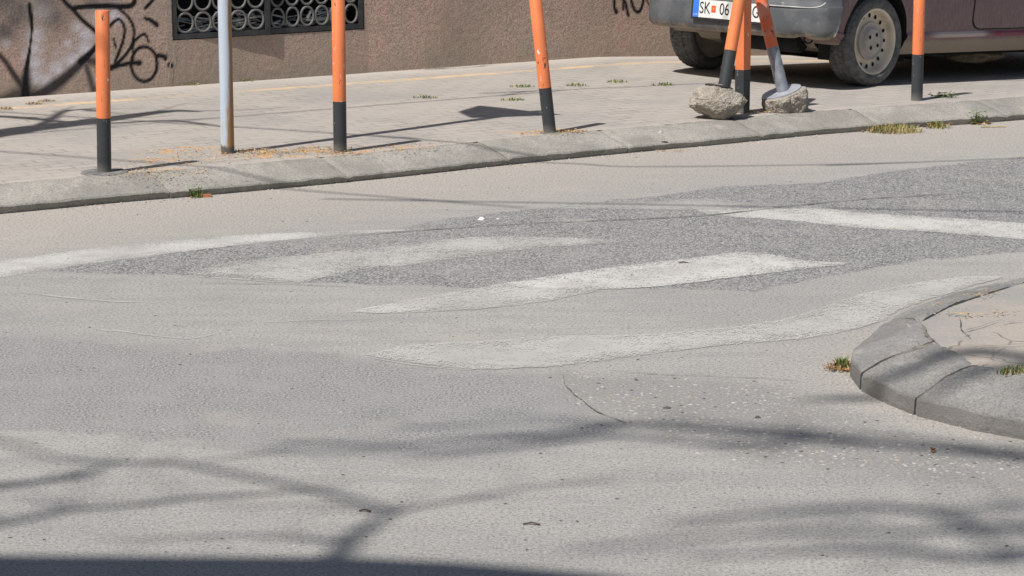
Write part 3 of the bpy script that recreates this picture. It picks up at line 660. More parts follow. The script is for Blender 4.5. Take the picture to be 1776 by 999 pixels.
c=k.mix(k.math('MULTIPLY',dm,.85),c,c4(.33,.27,.19)); c=k.mix(k.ss(k.noise(14,3),.64,.74,0,.5),c,c4(.36,.30,.22)); k.color(c); M_BUMP=k.m
M_RUB=simple('underside_black',(.016,.016,.016),.9,.3)
def side_y(z):
    return float(np.interp(z,[.20,.25,.30,.325,.34,.36,.5,.7,.9,.98],[.715,.745,.765,.785,.788,.775,.79,.80,.795,.77]))
def top_z(x_): return float(np.interp(x_,[-.56,-.4,0,2.2,2.35,2.8,3.1,3.25],[.93,.96,.97,.95,.93,.84,.74,.66]))
stx=[-.56,-.52,-.45,-.3,-.1,.1,.3,.5,.8,1.2,1.6,2.0,2.2,2.4,2.6,2.8,3.0,3.15,3.22]
zl=[.205,.25,.30,.325,.34,.36,.5,.7,.85,.93,1.0]
V=[];Fc=[]
for xi in stx:
    tp=top_z(xi); end=1-.10*max(0,(xi-2.9)/.3)**2-.10*max(0,(-.35-xi)/.2)**2
    row=[]
    for z in zl:
        zz_=min(z,.205+(tp-.205)*(z-.205)/(1.0-.205)) if z>.36 else z
        row.append((side_y(min(z,.98))*end,zz_))
    lo=float(np.interp(xi,[-.36,-.28],[.37,.205])); row=[(y,max(z,lo+(z-.205)*.05)) for y,z in row]
    for y,z in row: V.append((xi,-y,z))
    for y,z in row[::-1]: V.append((xi,y,z))
m_=2*len(zl)
for i in range(len(stx)-1):
    for j in range(m_): Fc.append((i*m_+j,(i+1)*m_+j,(i+1)*m_+(j+1)%m_,i*m_+(j+1)%m_))
Fc.append(tuple(range(m_))); Fc.append(tuple(range((len(stx)-1)*m_,len(stx)*m_))[::-1])
body=mesh('body',V,Fc,M_CAR,car); body.data.materials.append(M_RUB)
bm=bmesh.new(); bm.from_mesh(body.data); bmesh.ops.recalc_face_normals(bm,faces=bm.faces); bm.to_mesh(body.data); bm.free()
WB=2.44; WR=.304
cut=MB()
for xc in (0,WB):
    for s in (-1,1):
        V=[];n=48
        for y in (s*.52,s*.95):
            for i in range(n):
                a=2*math.pi*i/n; V.append((xc+.345*math.cos(a),y,WR+.02+.36*math.sin(a)))
        Fc=[(i,(i+1)%n,n+(i+1)%n,n+i) for i in range(n)]+[tuple(range(n))[::-1],tuple(range(n,2*n))]
        cut.add(V,Fc)
cu=cut.build('cutter',M_RUB); bm=bmesh.new(); bm.from_mesh(cu.data); bmesh.ops.recalc_face_normals(bm,faces=bm.faces); bm.to_mesh(cu.data); bm.free()
cu.parent=car; md=body.modifiers.new('b','BOOLEAN'); md.object=cu; md.operation='DIFFERENCE'; md.solver='EXACT'; md.material_mode='TRANSFER'
bpy.context.view_layer.update(); dg=bpy.context.evaluated_depsgraph_get()
nm_=bpy.data.meshes.new_from_object(body.evaluated_get(dg)); body.modifiers.clear(); body.data=nm_; bpy.data.objects.remove(cu)
# cabin
M_GLASS=simple('car_glass',(.03,.035,.04),.08,.1); 
V=[];Fc=[]; cs=[(-.50,.95,.74),(-.35,1.30,.60),(.0,1.38,.57),(1.2,1.40,.57),(1.65,1.33,.56),(2.3,.94,.70)]
for xi,z,y in cs: V+=[(xi,-y,z),(xi,y,z),(xi if 0<cs.index((xi,z,y))<5 else xi,-.76,.94),(xi,.76,.94)]
Fc=[(0,1,5,4),(4,5,9,8),(8,9,13,12),(12,13,17,16),(16,17,21,20),(0,4,6,2)]
for i in range(5): Fc+=[(i*4,(i+1)*4,(i+1)*4+2,i*4+2),(i*4+1,i*4+3,(i+1)*4+3,(i+1)*4+1)]
Fc.pop(5); mesh('cabin_glass',V,Fc,M_GLASS,car)
mb=MB(); mb.add([(-.37,-.60,1.31),(-.37,.60,1.31),(0,.59,1.395),(0,-.59,1.395),(1.2,.585,1.415),(1.2,-.585,1.415),(1.62,.57,1.35),(1.62,-.57,1.35)],[(0,3,2,1),(3,5,4,2),(5,7,6,4)]); mb.build('roof',M_CAR,car)
for s in (-1,1):
    for P_,r_ in (([(-.48,s*.745,.95),(-.36,s*.61,1.30)],.045),([(1.62,s*.57,1.34),(2.28,s*.70,.95)],.03),([(.95,s*.77,.94),(.9,s*.58,1.39)],.035)):
        mb=MB(); mb.tube(P_,r_,6); mb.build('roof_pillar',M_CAR,car)
# door skins with a dark gap round them
def rrect(x0,x1,z0,z1,r,n=6):
    P=[]
    for cx,cz,a0 in ((x0+r,z0+r,180),(x1-r,z0+r,270),(x1-.02,z1-.02,0),(x0+.02,z1-.02,90)):
        rr=r if cz<z0+r+.01 else .02
        for i in range(n+1): a=R(a0+90*i/n); P.append((cx+rr*math.cos(a),cz+rr*math.sin(a)))
    return P
def skin(x0,x1,z0,z1,r,s,off,nm,m,inset=0):
    x0+=inset; x1-=inset; z0+=inset; z1-=inset
    V=[];Fc=[];nz=22; zs=np.concatenate([np.linspace(z0,z0+r,9),np.linspace(z0+r,z1,nz)[1:]])
    for z in zs:
        dz=max(0,z0+r-z); dx=r-math.sqrt(max(0,r*r-dz*dz))
        a,b=x0+dx,x1-dx
        for i in range(5): V.append((a+(b-a)*i/4,s*(side_y(z)+off),z))
    for j in range(len(zs)-1):
        for i in range(4):
            f=(j*5+i,j*5+i+1,(j+1)*5+i+1,(j+1)*5+i); Fc.append(f if s<0 else f[::-1])
    return mesh(nm,V,Fc,m,car,True)
for s in (-1,1):
    skin(1.085,2.28,.365,.90,.09,s,.0035,'door_gap',M_RUB)
    dd=skin(1.085,2.28,.365,.90,.09,s,.006,'door',M_CAR,.009)
    mb=MB(); mb.box((1.25,s*.812,.80),(.16,.02,.03)); h=mb.build('door_handle',M_RUB,dd)
# bumpers
def bumper(sign,nm,xc):
    plan=[(.36,.815),(.42,.82),(.50,.81),(.57,.775),(.61,.70),(.635,.55),(.65,.3),(.655,0)]
    plan=[(a,-b) for a,b in plan]+[(a,b) for a,b in plan[-2::-1]]
    plan=[tuple(p) for p in smooth_line(plan,4)]
    sec=[(-.15,.345),(-.06,.318),(-.022,.326),(0.0,.350),(.007,.385),(.008,.43),(.003,.50),(.0,.535),(-.003,.539),(-.013,.541),(-.015,.60),(-.03,.66),(-.14,.67)]
    V=[];Fc=[];m_=len(sec)
    for i,(a,b) in enumerate(plan):
        p0=np.array(plan[max(i-1,0)]); p1=np.array(plan[min(i+1,len(plan)-1)]); t=(p1-p0)/np.linalg.norm(p1-p0); n=np.array([t[1],-t[0]])
        if n[0]<0 and abs(b)<.6: n=-n
        if abs(b)>=.6 and n[1]*b<0: n=-n
        e=max(0,abs(b)-.45)/.35
        for o_,z in sec:
            zz_=z-(.0*e if z<.42 else 0)+(.02*math.exp(-((b+.62)/.05)**2) if z<.36 else 0)
            a_=max(a,float(np.interp(z,[.33,.66],[.50,.35]))) if abs(b)>.72 else a
            q=np.array([a_,b])+n*o_; V.append((xc+sign*q[0],q[1],zz_))
    for i in range(len(plan)-1):
        for j in range(m_-1):
            f=(i*m_+j,i*m_+j+1,(i+1)*m_+j+1,(i+1)*m_+j); Fc.append(f if sign<0 else f[::-1])
    return mesh(nm,V,Fc,M_BUMP,car,True)
rbm=bumper(-1,'rear_bumper',0); bumper(1,'front_bumper',WB+.15)
mb=MB(); mb.tube(smooth_line([(-.657,-.30,.530),(-.650,-.45,.530),(-.638,-.58,.531),(-.612,-.70,.533),(-.585,-.755,.545),(-.565,-.785,.57)],4),.0035,6); mb.build('scuff_line',simple('pale_scuff',(.5,.5,.48),.7,.2),rbm)
# wheels
M_TYRE=simple('dusty_tyre_rubber',(.115,.115,.112),.85,.3,25,0,.3); M_RIM=simple('dusty_steel_rim',(.62,.55,.45),.5,.15,8,.2); M_CAP=simple('grey_hub_cap',(.42,.385,.345),.5,.12,8)
M_HOLE=simple('wheel_slot_black',(.012,.012,.012),.9,.1)
def wheel(xc,s,proto=None):
    if proto:
        w0=proto.copy(); COL.objects.link(w0)
        for ch in proto.children: c_=ch.copy(); COL.objects.link(c_); c_.parent=w0
    else:
        mb=MB(); rim=[(.214,.078),(.222,.083),(.222,.072),(.205,.066),(.196,.030),(.190,.0),(.160,-.008),(.150,.004),(.12,.018)]
        mb.lathe([(.222,.083),(.226,.080),(.226,.07)],64)
        mb.lathe([(.222,.083),(.213,.082),(.206,.072),(.203,.050),(.198,.028),(.190,.018),(.156,.018),(.126,.030),(.09,.034),(0,.036)],64)
        mb.lathe([(.222,-.083),(.213,-.082),(.200,-.04),(.18,-.02),(.1,-.015),(0,-.015)],48)
        for i in range(16):
            a=2*math.pi*i/16; c_=Vector((.173*math.cos(a),.173*math.sin(a),.0215)); t=Vector((-math.sin(a),math.cos(a),0)); r_=Vector((math.cos(a),math.sin(a),.0))
            V=[c_+t*.013*math.cos(b)+r_*.016*math.sin(b) for b in np.linspace(0,2*math.pi,13)[:-1]]
            mb.add(V,[tuple(range(12))],1)
        w0=mb.build('wheel',None,car,True,mats=[M_RIM,M_HOLE])
        mb=MB(); mb.lathe([(.127,.026),(.131,.042),(.128,.048),(.120,.049),(.112,.038),(.095,.040),(.088,.062),(.080,.068),(.045,.070),(.02,.064),(0,.062)],48)
        for i in range(4):
            a=R(45+12)+math.pi/2*i; c_=Vector((.052*math.cos(a),.052*math.sin(a),.0712))
            mb.add([c_+Vector((.0135*math.cos(b),.0135*math.sin(b),0)) for b in np.linspace(0,2*math.pi,17)[:-1]],[tuple(range(16))],1)
        mb.build('hub_cap',None,w0,True,mats=[M_CAP,M_HOLE])
        prof=[(.218,.068),(.226,.083),(.245,.092),(.268,.092),(.284,.086),(.292,.076)]+[(WR-.002*abs(z)/.07,z) for z in (.068,.05,.0335,.031,.027,.012,-.003,-.006,-.010,-.025,-.0335,-.036,-.040,-.055,-.068)]+[(.292,-.076),(.284,-.086),(.268,-.092),(.245,-.092),(.226,-.083),(.218,-.068)]
        grooves={8,9,12,13,17,18}
        def mod(j,k_):
            if j in (8,12,13,17) : return -.007
            if 5<=j<=20 and (k_+ (j//4)*2)%5==0: return -.006
            return 0
        prof=[(r_,z_*1.28 if z_<0 else z_) for r_,z_ in prof]
        mb=MB(); mb.lathe(prof,200,mod=mod); mb.build('tyre',M_TYRE,w0,False)
    w0.parent=car; w0.location=(xc,(-.695 if s<0 else .755),WR); w0.rotation_euler=(R(90) if s<0 else R(-90),0,0) if True else None
    return w0
w1=wheel(0,-1)
for xc,s in ((0,1),(WB,-1),(WB,1)):
    w2=wheel(xc,s,w1)
# number plate
pl=empty('number_plate',(0,0,0),parent=car); pl=None
P0=np.array([*CAR_O,.1]); 
plate=MB(); plate.box((0,0,0),(.55,.014,.125)); pw=plate.build('number_plate',simple('plate_holder_black',(.03,.03,.032),.5,.1),car)
mbp=MB(); mbp.box((.0,-.0085,.004),(.52,.004,.108)); mbp.build('plate_face',simple('plate_white',(.72,.72,.70),.45,.06),pw)
mbp=MB(); mbp.box((-.238,-.0115,.004),(.042,.003,.106)); mbp.build('plate_blue_band',simple('plate_blue',(.05,.19,.72),.4,.05),pw)
mbp=MB(); mbp.box((-.108,-.0115,.006),(.030,.003,.040)); mbp.build('plate_red_crest',simple('plate_red',(.75,.07,.03),.4,.05),pw)
mbp=MB(); 
for a in range(4): 
    m=Matrix.Rotation(R(45*a),3,'Y'); mbp.box((-.108,-.0135,.006),(.034 if a%2==0 else .026,.0012,.003),mat=m)
mbp.build('crest_rays',simple('plate_yellow',(.8,.30,.08),.4,.05),pw)
M_INK=simple('plate_letter_black',(.02,.02,.02),.5,.05)
def text(s,x,z,size,m,parent,sx=.8,nm='lettering'):
    cu=bpy.data.curves.new('t','FONT'); cu.body=s; cu.size=size; cu.extrude=.0008; cu.align_x='CENTER'; cu.align_y='CENTER'; cu.offset=-.0006
    to=bpy.data.objects.new('t',cu); COL.objects.link(to); bpy.context.view_layer.update()
    me=bpy.data.meshes.new_from_object(to.evaluated_get(bpy.context.evaluated_depsgraph_get())); bpy.data.objects.remove(to)
    for v in me.vertices: v.co=Vector((x+v.co.x*sx,-.0125-v.co.z,z+v.co.y))
    me.materials.clear(); me.materials.append(m); o=bpy.data.objects.new(nm,me); COL.objects.link(o); o.parent=parent; return o
text('SK',-.172,.006,.102,M_INK,pw,.72); text('06',-.028,.006,.102,M_INK,pw,.72); text('BG',.178,.006,.102,M_INK,pw,.72)
text('NMK',-.238,-.035,.020,simple('plate_white_letters',(.8,.8,.8),.5,.05),pw,.8)
pw.location=(-.672,-.045,.468); pw.rotation_euler=(R(-3),0,R(-90)); pw.scale=(1.22,1,1.12)
# tow eye, silencer, mud flap, underbody, lamps
mb=MB(); pts=[(-.50,-.60+.035*math.sin(a),.312+.022*math.cos(a)) for a in np.linspace(0,2*math.pi,17)]; mb.tube(pts,.006,8); mb.box((-.46,-.575,.345),(.10,.05,.03)); mb.build('tow_eye',M_RUB,car,True)
mb=MB(); mb.tube([(-.36,-.44,.285),(-.36,-.42,.285),(-.36,.22,.285),(-.36,.24,.285)],[.065,.08,.08,.065],20); mb.tube([(-.36,-.2,.28),(.4,-.15,.25),(1.9,-.1,.22)],.028,10); mb.build('silencer',M_RUB,car,True)
for y_ in (-.66,):
    mb=MB(); mb.box((-.325,-.60,.235),(.012,.09,.12)); mb.build('mud_flap',M_RUB,car)
mb=MB(); mb.box((1.5,0,.20),(2.7,1.1,.06)); mb.tube([(0,-.62,WR-.04),(0,.62,WR-.04)],.045,12); mb.tube([(WB,-.62,WR),(WB,.62,WR)],.04,12); mb.box((.55,-.05,.165),(.42,.8,.08)); mb.build('underbody',M_RUB,car)
ms=lump('mud_caked_shield',(.30,.20,.055),5.5,None,car,simple('dried_mud',(.28,.22,.17),.95,.3,14,0,.6)); ms.location=(1.75,-.35,.14)
for s in (-1,1):
    mb=MB(); mb.box((-.55,s*.66,.80),(.06,.16,.24)); mb.build('tail_lamp',simple('red_lamp',(.35,.02,.02),.2,.1),car)
    mb=MB(); mb.box((3.19,s*.52,.62),(.08,.30,.14)); mb.build('headlight',simple('clear_lamp',(.5,.5,.5),.1,.1),car)
mb=MB(); mb.box((-.565,0,.79),(.03,1.1,.34)); mb.build('tailgate',M_CAR,car)

# ------------------------------------------------------------ weeds, leaf litter, pebbles
def blades(mb,n,r,h,mi=0,flat=.6,wd=.0035,asp=1.0):
    for _ in range(n):
        a=random.random()*2*math.pi; q=random.random()**.6*r; x,y=q*math.cos(a)*asp,q*math.sin(a)
        hh=h*random.uniform(.4,1.1)*(1-.4*q/r); la=random.random()*2*math.pi; le=random.uniform(.1,flat)*hh; lx,ly=math.cos(la)*le,math.sin(la)*le
        px_,py_=-math.sin(la)*wd,math.cos(la)*wd
        mid=(x+lx*.4,y+ly*.4,hh*.65)
        mb.add([(x-px_,y-py_,0),(x+px_,y+py_,0),(mid[0]+px_*.8,mid[1]+py_*.8,mid[2]),(mid[0]-px_*.8,mid[1]-py_*.8,mid[2]),(x+lx,y+ly,hh)],[(0,1,2,3),(3,2,4)],mi)
def leaves(mb,n,r,h,mi,s=.012,asp=1.0):
    for _ in range(n):
        a=random.random()*2*math.pi; q=random.random()**.6*r; c=Vector((q*math.cos(a)*asp,q*math.sin(a),random.random()*h+.004))
        m=Matrix.Rotation(random.random()*6.3,3,'Z')@Matrix.Rotation(random.uniform(-.7,.7),3,'X')
        ss=s*random.uniform(.5,1.3); mb.add([c+m@Vector(v) for v in ((-ss,0,0),(0,-ss*.45,.1*ss),(ss,0,0),(0,ss*.45,.1*ss))],[(0,1,2,3)],mi)
G1=simple('weed_green',(.10,.15,.035),.8,.3); G2=simple('weed_yellow_green',(.24,.24,.07),.8,.3); G3=simple('dry_straw',(.42,.33,.17),.9,.25); G4=simple('dead_leaf_brown',(.26,.13,.06),.9,.35); G5=simple('orange_litter',(.42,.24,.11),.9,.3)
MM=[G1,G2,G3,G4,G5]
def tuft(px,py,z,label,spec,group='weeds in the paving joints',name='weed_tuft'):
    mb=MB()
    for kind,a in spec:
        (blades if kind=='b' else leaves)(mb,*a)
    p=at(px,py,z); o=mb.build(name,None,None,mats=MM,loc=tuple(p)); return prop(o,label,'weed',group)
small=[(735,170,'low green weed tuft on the pavement right of the upright bollard'),(905,151,'small green weed left of the leaning bollard, nearer the wall'),(890,174,'green weed beside the leaning bollard, nearer the kerb'),
 (1000,149,'sparse yellow weed just right of the leaning bollard'),(1070,143,'spread green weed in the middle of the pavement, left of the car'),(1150,148,'green weed closest to the car rear tyre'),
 (330,148,'tiny weed at the foot of the wall below the window'),(425,141,'bright small weed at the wall foot just right of the blue pole')]
for i,(x_,y_,l) in enumerate(small):
    tuft(x_,y_,.1,l,[('b',(26 if i<6 else 12,.045 if i<6 else .03,.03,0,1.3,.003,1.7)),('b',(24,.055 if i<6 else .03,.026,1,1.4,.003,1.7)),('l',(10,.05,.01,2,.01,1.6))])
for x_,y_,l in ((8,190,'brown dried weed clump at the far left edge of the pavement'),(80,176,'dry brown weed by the wall left of the first bollard'),(60,181,'tiny dry weed near the yellow strip')):
    tuft(x_,y_,.1,l,[('b',(30,.035,.028,3,1.3,.0018,1.6)),('b',(24,.035,.03,2,1.3,.0018,1.6)),('l',(14,.045,.006,3,.009,1.6))])
tuft(1637,169,.1,'dark leafy green weed right of the rightmost bollard',[('l',(60,.055,.03,0,.016,1.8)),('b',(12,.04,.03,0,1.0,.004,1.5))])
tuft(340,342,.0,'upright green weed against the kerb below the blue pole',[('b',(40,.035,.085,0,.5,.003)),('l',(26,.035,.07,0,.010)),('l',(14,.06,.005,3,.010))],'weeds along the kerb foot')
tuft(1550,229,.0,'wide dry grass clump at the kerb foot below the rightmost bollard',[('b',(300,.10,.075,1,.9,.0016,1.55)),('b',(420,.11,.065,2,1.0,.0016,1.6)),('l',(90,.12,.01,3,.010,1.7))],'weeds along the kerb foot')
tuft(1628,222,.0,'medium green weed at the kerb foot, second from right',[('b',(70,.06,.06,1,.7,.003,1.2)),('l',(50,.07,.03,4,.011,1.4))],'weeds along the kerb foot')
tuft(1693,215,.0,'rightmost kerb weed with dark leaves and pale sticks',[('l',(70,.06,.08,0,.012,1.3)),('b',(25,.03,.09,0,.5,.003)),('l',(40,.06,.006,3,.012,1.6)),('l',(8,.05,.01,2,.03,1.5))],'weeds along the kerb foot')
tuft(1462,640,.0,'green grass clump with dead leaves at the tip of the corner kerb',[('b',(90,.035,.06,0,.7,.003)),('b',(80,.055,.05,2,1.0,.0025)),('l',(120,.075,.012,3,.010,1.0)),('l',(60,.08,.01,4,.010,1.0))],'weeds along the kerb foot')
tuft(1768,648,.13,'grass in the joint behind the corner kerb at the right edge',[('b',(60,.03,.045,0,.8,.003,2.2)),('b',(50,.04,.04,2,1.0,.003,2.5))],'weeds along the kerb foot')
lit=[(450,268,.16,90),(430,262,.10,40),(478,264,.10,60),(555,260,.12,60),(603,266,.08,50),(560,268,.10,30),(270,299,.22,70),(250,296,.15,30),(330,265,.2,60),(300,281,.2,40),(700,258,.12,30),(950,232,.13,60),(985,228,.06,60),(1300,196,.08,30),(1345,194,.08,40),(1165,262,.08,20),(360,300,.2,15),(1000,230,.06,30),(400,275,.25,40),(620,262,.22,50),(220,306,.2,30),(760,250,.2,25),(520,262,.15,60)]
mb=MB()
for x_,y_,r_,n_ in lit:
    z_=.102 if y_<312 and not (y_>255 and x_>1100) else .0
    p=at(x_,y_,z_); t=MB(); leaves(t,n_,r_,.006,4,.008,1.5); leaves(t,n_//2,r_,.008,2,.009,1.5); blades(t,n_//2,r_*.8,.02,2,1.6,.002,1.4)
    ii=len(mb.V); mb.add([(v[0]+p[0],v[1]+p[1],v[2]+p[2]) for v in t.V],t.F); mb.M[-len(t.F):]=t.M
for _ in range(150):                      # dry bits round the corner kerb and in its joints
    x_,y_=random.choice([(1700,514),(1720,509),(1690,547),(1740,544),(1660,545),(1615,527)]); p=at(x_+random.gauss(0,18),y_+random.gauss(0,1.6),.132); t=MB(); leaves(t,1,.01,.004,random.choice((2,2,4)),.007); mb.add([(v[0]+p[0],v[1]+p[1],v[2]+p[2]) for v in t.V],t.F); mb.M[-len(t.F):]=t.M
prop(mb.build('leaf_litter',None,None,mats=MM),'orange and straw coloured dry litter strewn along the pavement edge','litter',kind='stuff')
# pebbles
PM=[simple('pebble_pale',(.40,.385,.36),.9,.2,30),simple('pebble_grey',(.25,.24,.23),.9,.2,30),simple('pebble_dark',(.09,.085,.08),.9,.2,30),simple('pebble_tan',(.36,.305,.255),.9,.2,30)]
def rock(mb,c,r,mi,fl=.45):
    V=[];ph=random.random()*6; k1=random.uniform(.6,1)
    for z,rr in ((0,1),(.5,.85),(1,.3)):
        for i in range(6):
            a=ph+i*math.pi/3; q=r*rr*random.uniform(.75,1.15); V.append((c[0]+q*math.cos(a),c[1]+q*math.sin(a)*k1,c[2]-.001+z*r*fl*1.3))
    Fc=[(j*6+i,j*6+(i+1)%6,(j+1)*6+(i+1)%6,(j+1)*6+i) for j in range(2) for i in range(6)]+[tuple(range(12,18))]
    mb.add(V,Fc,mi)
mb=MB(); gp=np.array(gravelC)
for _ in range(3000):
    x_=random.uniform(960,1800); y_=random.uniform(640,860); p=at(x_,y_)
    if poly_sdf(np.array([p[0]]),np.array([p[1]]),gp)[0]>-.03: rock(mb,p,random.choice((.002,.0025,.003,.003,.004,.005,.007,.009)),random.choice((0,0,1,1,1,1,1,3,2)),.3)
for _ in range(800):
    t_=random.random()**.7; x_=1150+t_*680; y_=755+t_*60+random.gauss(0,14); p=at(x_,y_); rock(mb,p,random.choice((.002,.003,.004,.006,.009)),random.choice((0,1,1,1,1,3)),.3)
for _ in range(900):
    x_=random.uniform(-20,1800); y_=random.uniform(225,985); p=at(x_,y_)
    rock(mb,p,random.choice((.003,.003,.004,.005,.007)),random.choice((0,1,2,2,3)))
for _ in range(700):                       # crumbs along the kerb foot
    i=random.randrange(len(kf)-1); a=kf[i]+(kf[i+1]-kf[i])*random.random()-UN*abs(random.gauss(0,.05)); rock(mb,(a[0],a[1],0),random.choice((.004,.006,.009)),random.choice((0,3,3,1)))
for _ in range(250):
    i=random.randrange(4,len(isl_out)-1); a=isl_out[i]+(isl_out[i+1]-isl_out[i])*random.random()+np.array([-1,-1])*abs(random.gauss(.02,.06)); rock(mb,(a[0],a[1],0),random.choice((.003,.005,.007)),random.choice((0,3,3,1)))
prop(mb.build('road_grit',None,None,mats=PM),'loose stones and grit lying on the road surface','gravel',kind='stuff')
def single(px,py,r,mi,label,cat,name='stone',z=0,fl=.6):
    mb=MB(); rock(mb,(0,0,0),r,0,fl); prop(mb.build(name,PM[mi] if isinstance(mi,int) else mi,None,loc=tuple(at(px,py,z))),label,cat)
single(835,381,.019,simple('white_stone',(.8,.78,.75),.8,.05),'small white stone on the upper edge of the dark asphalt patch','stone')
single(863,380,.008,simple('white_chip',(.75,.73,.7),.8,.05),'tiny white chip right of the white stone','stone')
single(1157,708,.018,2,'dark flat stone in the gravelly asphalt','stone',fl=.3); single(1314,725,.012,2,'small black stone on the asphalt left of the corner kerb','stone')
single(1146,231,.022,0,'pale broken concrete chip on the far kerb','stone',z=.1)
single(1515,668,.02,3,'tan pebble at the foot of the corner kerb','stone') if False else None
mb=MB(); mb.box((0,0,.008),(.055,.022,.016),rz=.2); prop(mb.build('brick_chip',simple('brick_red',(.42,.17,.09),.9,.2),None,loc=tuple(at(357,342))),'orange brick fragment lying beside the kerb weed','brick fragment')
mb=MB(); leaves(mb,1,.001,.004,0,.026); leaves(mb,1,.006,.004,0,.02); prop(mb.build('dead_leaf',G4,None,loc=tuple(at(1617,783))),'curled reddish brown leaf on the road near the corner kerb','leaf')
for x_,y_,l_,lab in ((922,911,.05,'small dark twig on the bare road near the bottom'),(633,888,.035,'short brown twig where the branch shadows fork'),(1185,457,.04,'dark scrap on the upper edge of the pointed stripe')):
    mb=MB(); mb.tube([(-l_/2,0,.004),(0,.006,.007),(l_/2,-.004,.004)],.003,6); prop(mb.build('twig',simple('twig_brown',(.12,.085,.06),.9,.2),None,loc=tuple(at(x_,y_))),lab,'twig')
mb=MB(); mb.tube([(-.08,-.02,.006),(.08,.0,.006)],.004,6); prop(mb.build('stick',G3,None,loc=tuple(at(1722,221))),'pale straw stalk lying right of the rightmost kerb weed','stick')

# ------------------------------------------------------------ what stands outside the frame and throws the shadows
M_BARK=simple('bark',(.13,.10,.075),.9,.25,10,0,.6)
class Tree:
    def __init__(s,base,label): s.o=empty('street_tree',(*base,0),label,'tree','bare street trees outside the frame'); s.b=np.array([*base,0.]); s.mb=MB()
    def limb(s,P,r,twigs=0,tl=.5):
        Q=smooth_line(P,6); n=len(Q); rr=list(np.interp(np.linspace(0,1,n),np.linspace(0,1,len(r)),r)) if hasattr(r,'__len__') else [r]*n
        Q=[q+np.array([mnoise.noise(Vector((q[0]*2,q[1]*2,q[2]+j))) for j in (1,20,40)])*.035 for q in Q]
        s.mb.tube([q-s.b for q in Q],rr,8)
        for _ in range(twigs):
            i=random.randrange(n-1); d=Vector(Q[min(i+1,n-1)]-Q[i]).normalized(); d=(d+Vector((random.gauss(0,.6),random.gauss(0,.6),random.gauss(0,.5)))).normalized()
            L=tl*random.uniform(.4,1.1); p=Vector(Q[i]-s.b); e=p+d*L+Vector((0,0,.05)); m1=p+d*L*.5+Vector((random.gauss(0,.04),random.gauss(0,.04),0))
            r0=min(rr[i]*.5,.014); s.mb.tube([p,m1,e],[r0,r0*.7,r0*.35],5)
    def trunk(s,P,r):
        mb=MB(); Q=smooth_line(P,6); mb.tube([q-s.b for q in Q],list(np.interp(np.linspace(0,1,len(Q)),[0,1],r)),14); mb.build('trunk',M_BARK,s.o,True)
    def done(s): s.mb.build('branches',M_BARK,s.o,True)
caster_=caster
def caster(u,v,h,z=0.0): return caster_(u,v,h*1.5,z)
h=7.0
t1=Tree((-3.7,3.2),'bare tree standing left of the photographer, its fork over the road')
J=caster(668,896,h-.3); t1.trunk([(-3.7,3.2,-.1),(-3.65,3.1,3.5),(-3.8,3.0,6.6),tuple(caster(610,935,6.4)),tuple(J)],[0.0714,0.01848])
t1.limb([J,caster(650,882,h),caster(560,862,h),caster(480,843,h),caster(400,822,h),caster(330,808,7.2),caster(200,803,7.4),caster(100,793,7.5),caster(0,768,7.6),caster(-150,745,7.8)],[0.02187,0.01875,0.01667,0.01562,0.01302,0.01042],12,.5)
t1.limb([J,caster(720,880,h),caster(800,868,h),caster(888,850,7.2),caster(1050,832,7.4),caster(1200,828,7.6)],[0.01875,0.01458,0.01042,0.00625,0.004166],10,.5)
t1.limb([caster(200,803,7.4),caster(120,830,7.4),caster(0,842,7.6),caster(-100,850,7.8)],[0.01562,0.02604,0.03125],8,.5)
t1.limb([caster(600,940,6.6),caster(430,930,6.8),caster(300,931,7),caster(180,937,7)],[0.01562,0.01042,0.005208],6)
t1.limb([caster(560,850,7),caster(450,858,7.2),caster(300,868,7.4),caster(140,885,7.6),caster(0,908,7.8),caster(-100,920,7.8)],[0.01042,0.01562,0.02083,0.02604],10,.5)
t1.done()
h=9.0
t2=Tree((3.4,-1.2),'bare tree behind the photographer to the right, its limbs reach over the road')
T2=np.array([2.6,-.6,10.5]); t2.trunk([(3.4,-1.2,-.1),(3.3,-1.1,4),(3.0,-.8,8),T2],[0.121,0.06048])
Q=caster(1900,802,h)
t2.limb([T2,(T2+Q)/2+np.array([.3,.2,.3]),Q,caster(1776,790,h),caster(1500,768,h),caster(1400,757,h),caster(1200,744,h),caster(1080,738,h),caster(1000,748,h),caster(888,760,h),caster(770,768,h),caster(700,776,h),caster(600,783,h)],[0.06048,0.04838,0.03629,0.03326,0.03024,0.02722,0.02722,0.02419,0.01814,0.0121,0.006048],22,.55)
t2.limb([caster(1400,757,h),caster(1330,770,h),caster(1200,768,8.8),caster(1050,758,8.6),caster(880,775,8.6),caster(700,782,8.4)],[0.02117,0.01814,0.01814,0.01814,0.009072],12,.4)
t2.limb([caster(1776,790,h),caster(1600,760,9.2),caster(1400,745,9.2),caster(1210,734,9.2),caster(1150,733,9.2)],[0.01814,0.01512,0.0121,0.006048],8,.4)
t2.limb([caster(1080,738,h),caster(900,735,8.6),caster(750,739,8),caster(690,740,8)],[0.007258,0.007258,0.0121,0.009072],3,.3)
t2.limb([caster(700,776,h),caster(560,766,7.5),caster(500,770,6.8)],[0.006048,0.008467,0.007258]); t2.limb([caster(600,783,h),caster(480,786,7),caster(400,792,6.5)],[0.006048,0.0121,0.007258])
Q2=caster(1950,960,h); t2.limb([T2,(T2+Q2)/2+np.array([.2,.1,.5]),Q2,caster(1776,972,h),caster(1620,955,h),caster(1540,951,h),caster(1460,957,h),caster(1200,962,9.2)],[0.04838,0.03629,0.03024,0.02419,0.01814,0.0121],14,.5)
t2.limb([caster(1776,972,h),caster(1650,900,9.2),caster(1500,880,9.3),caster(1340,890,9.4),caster(1150,905,9.4)],[0.02117,0.02419,0.01814,0.009072],16,.6)
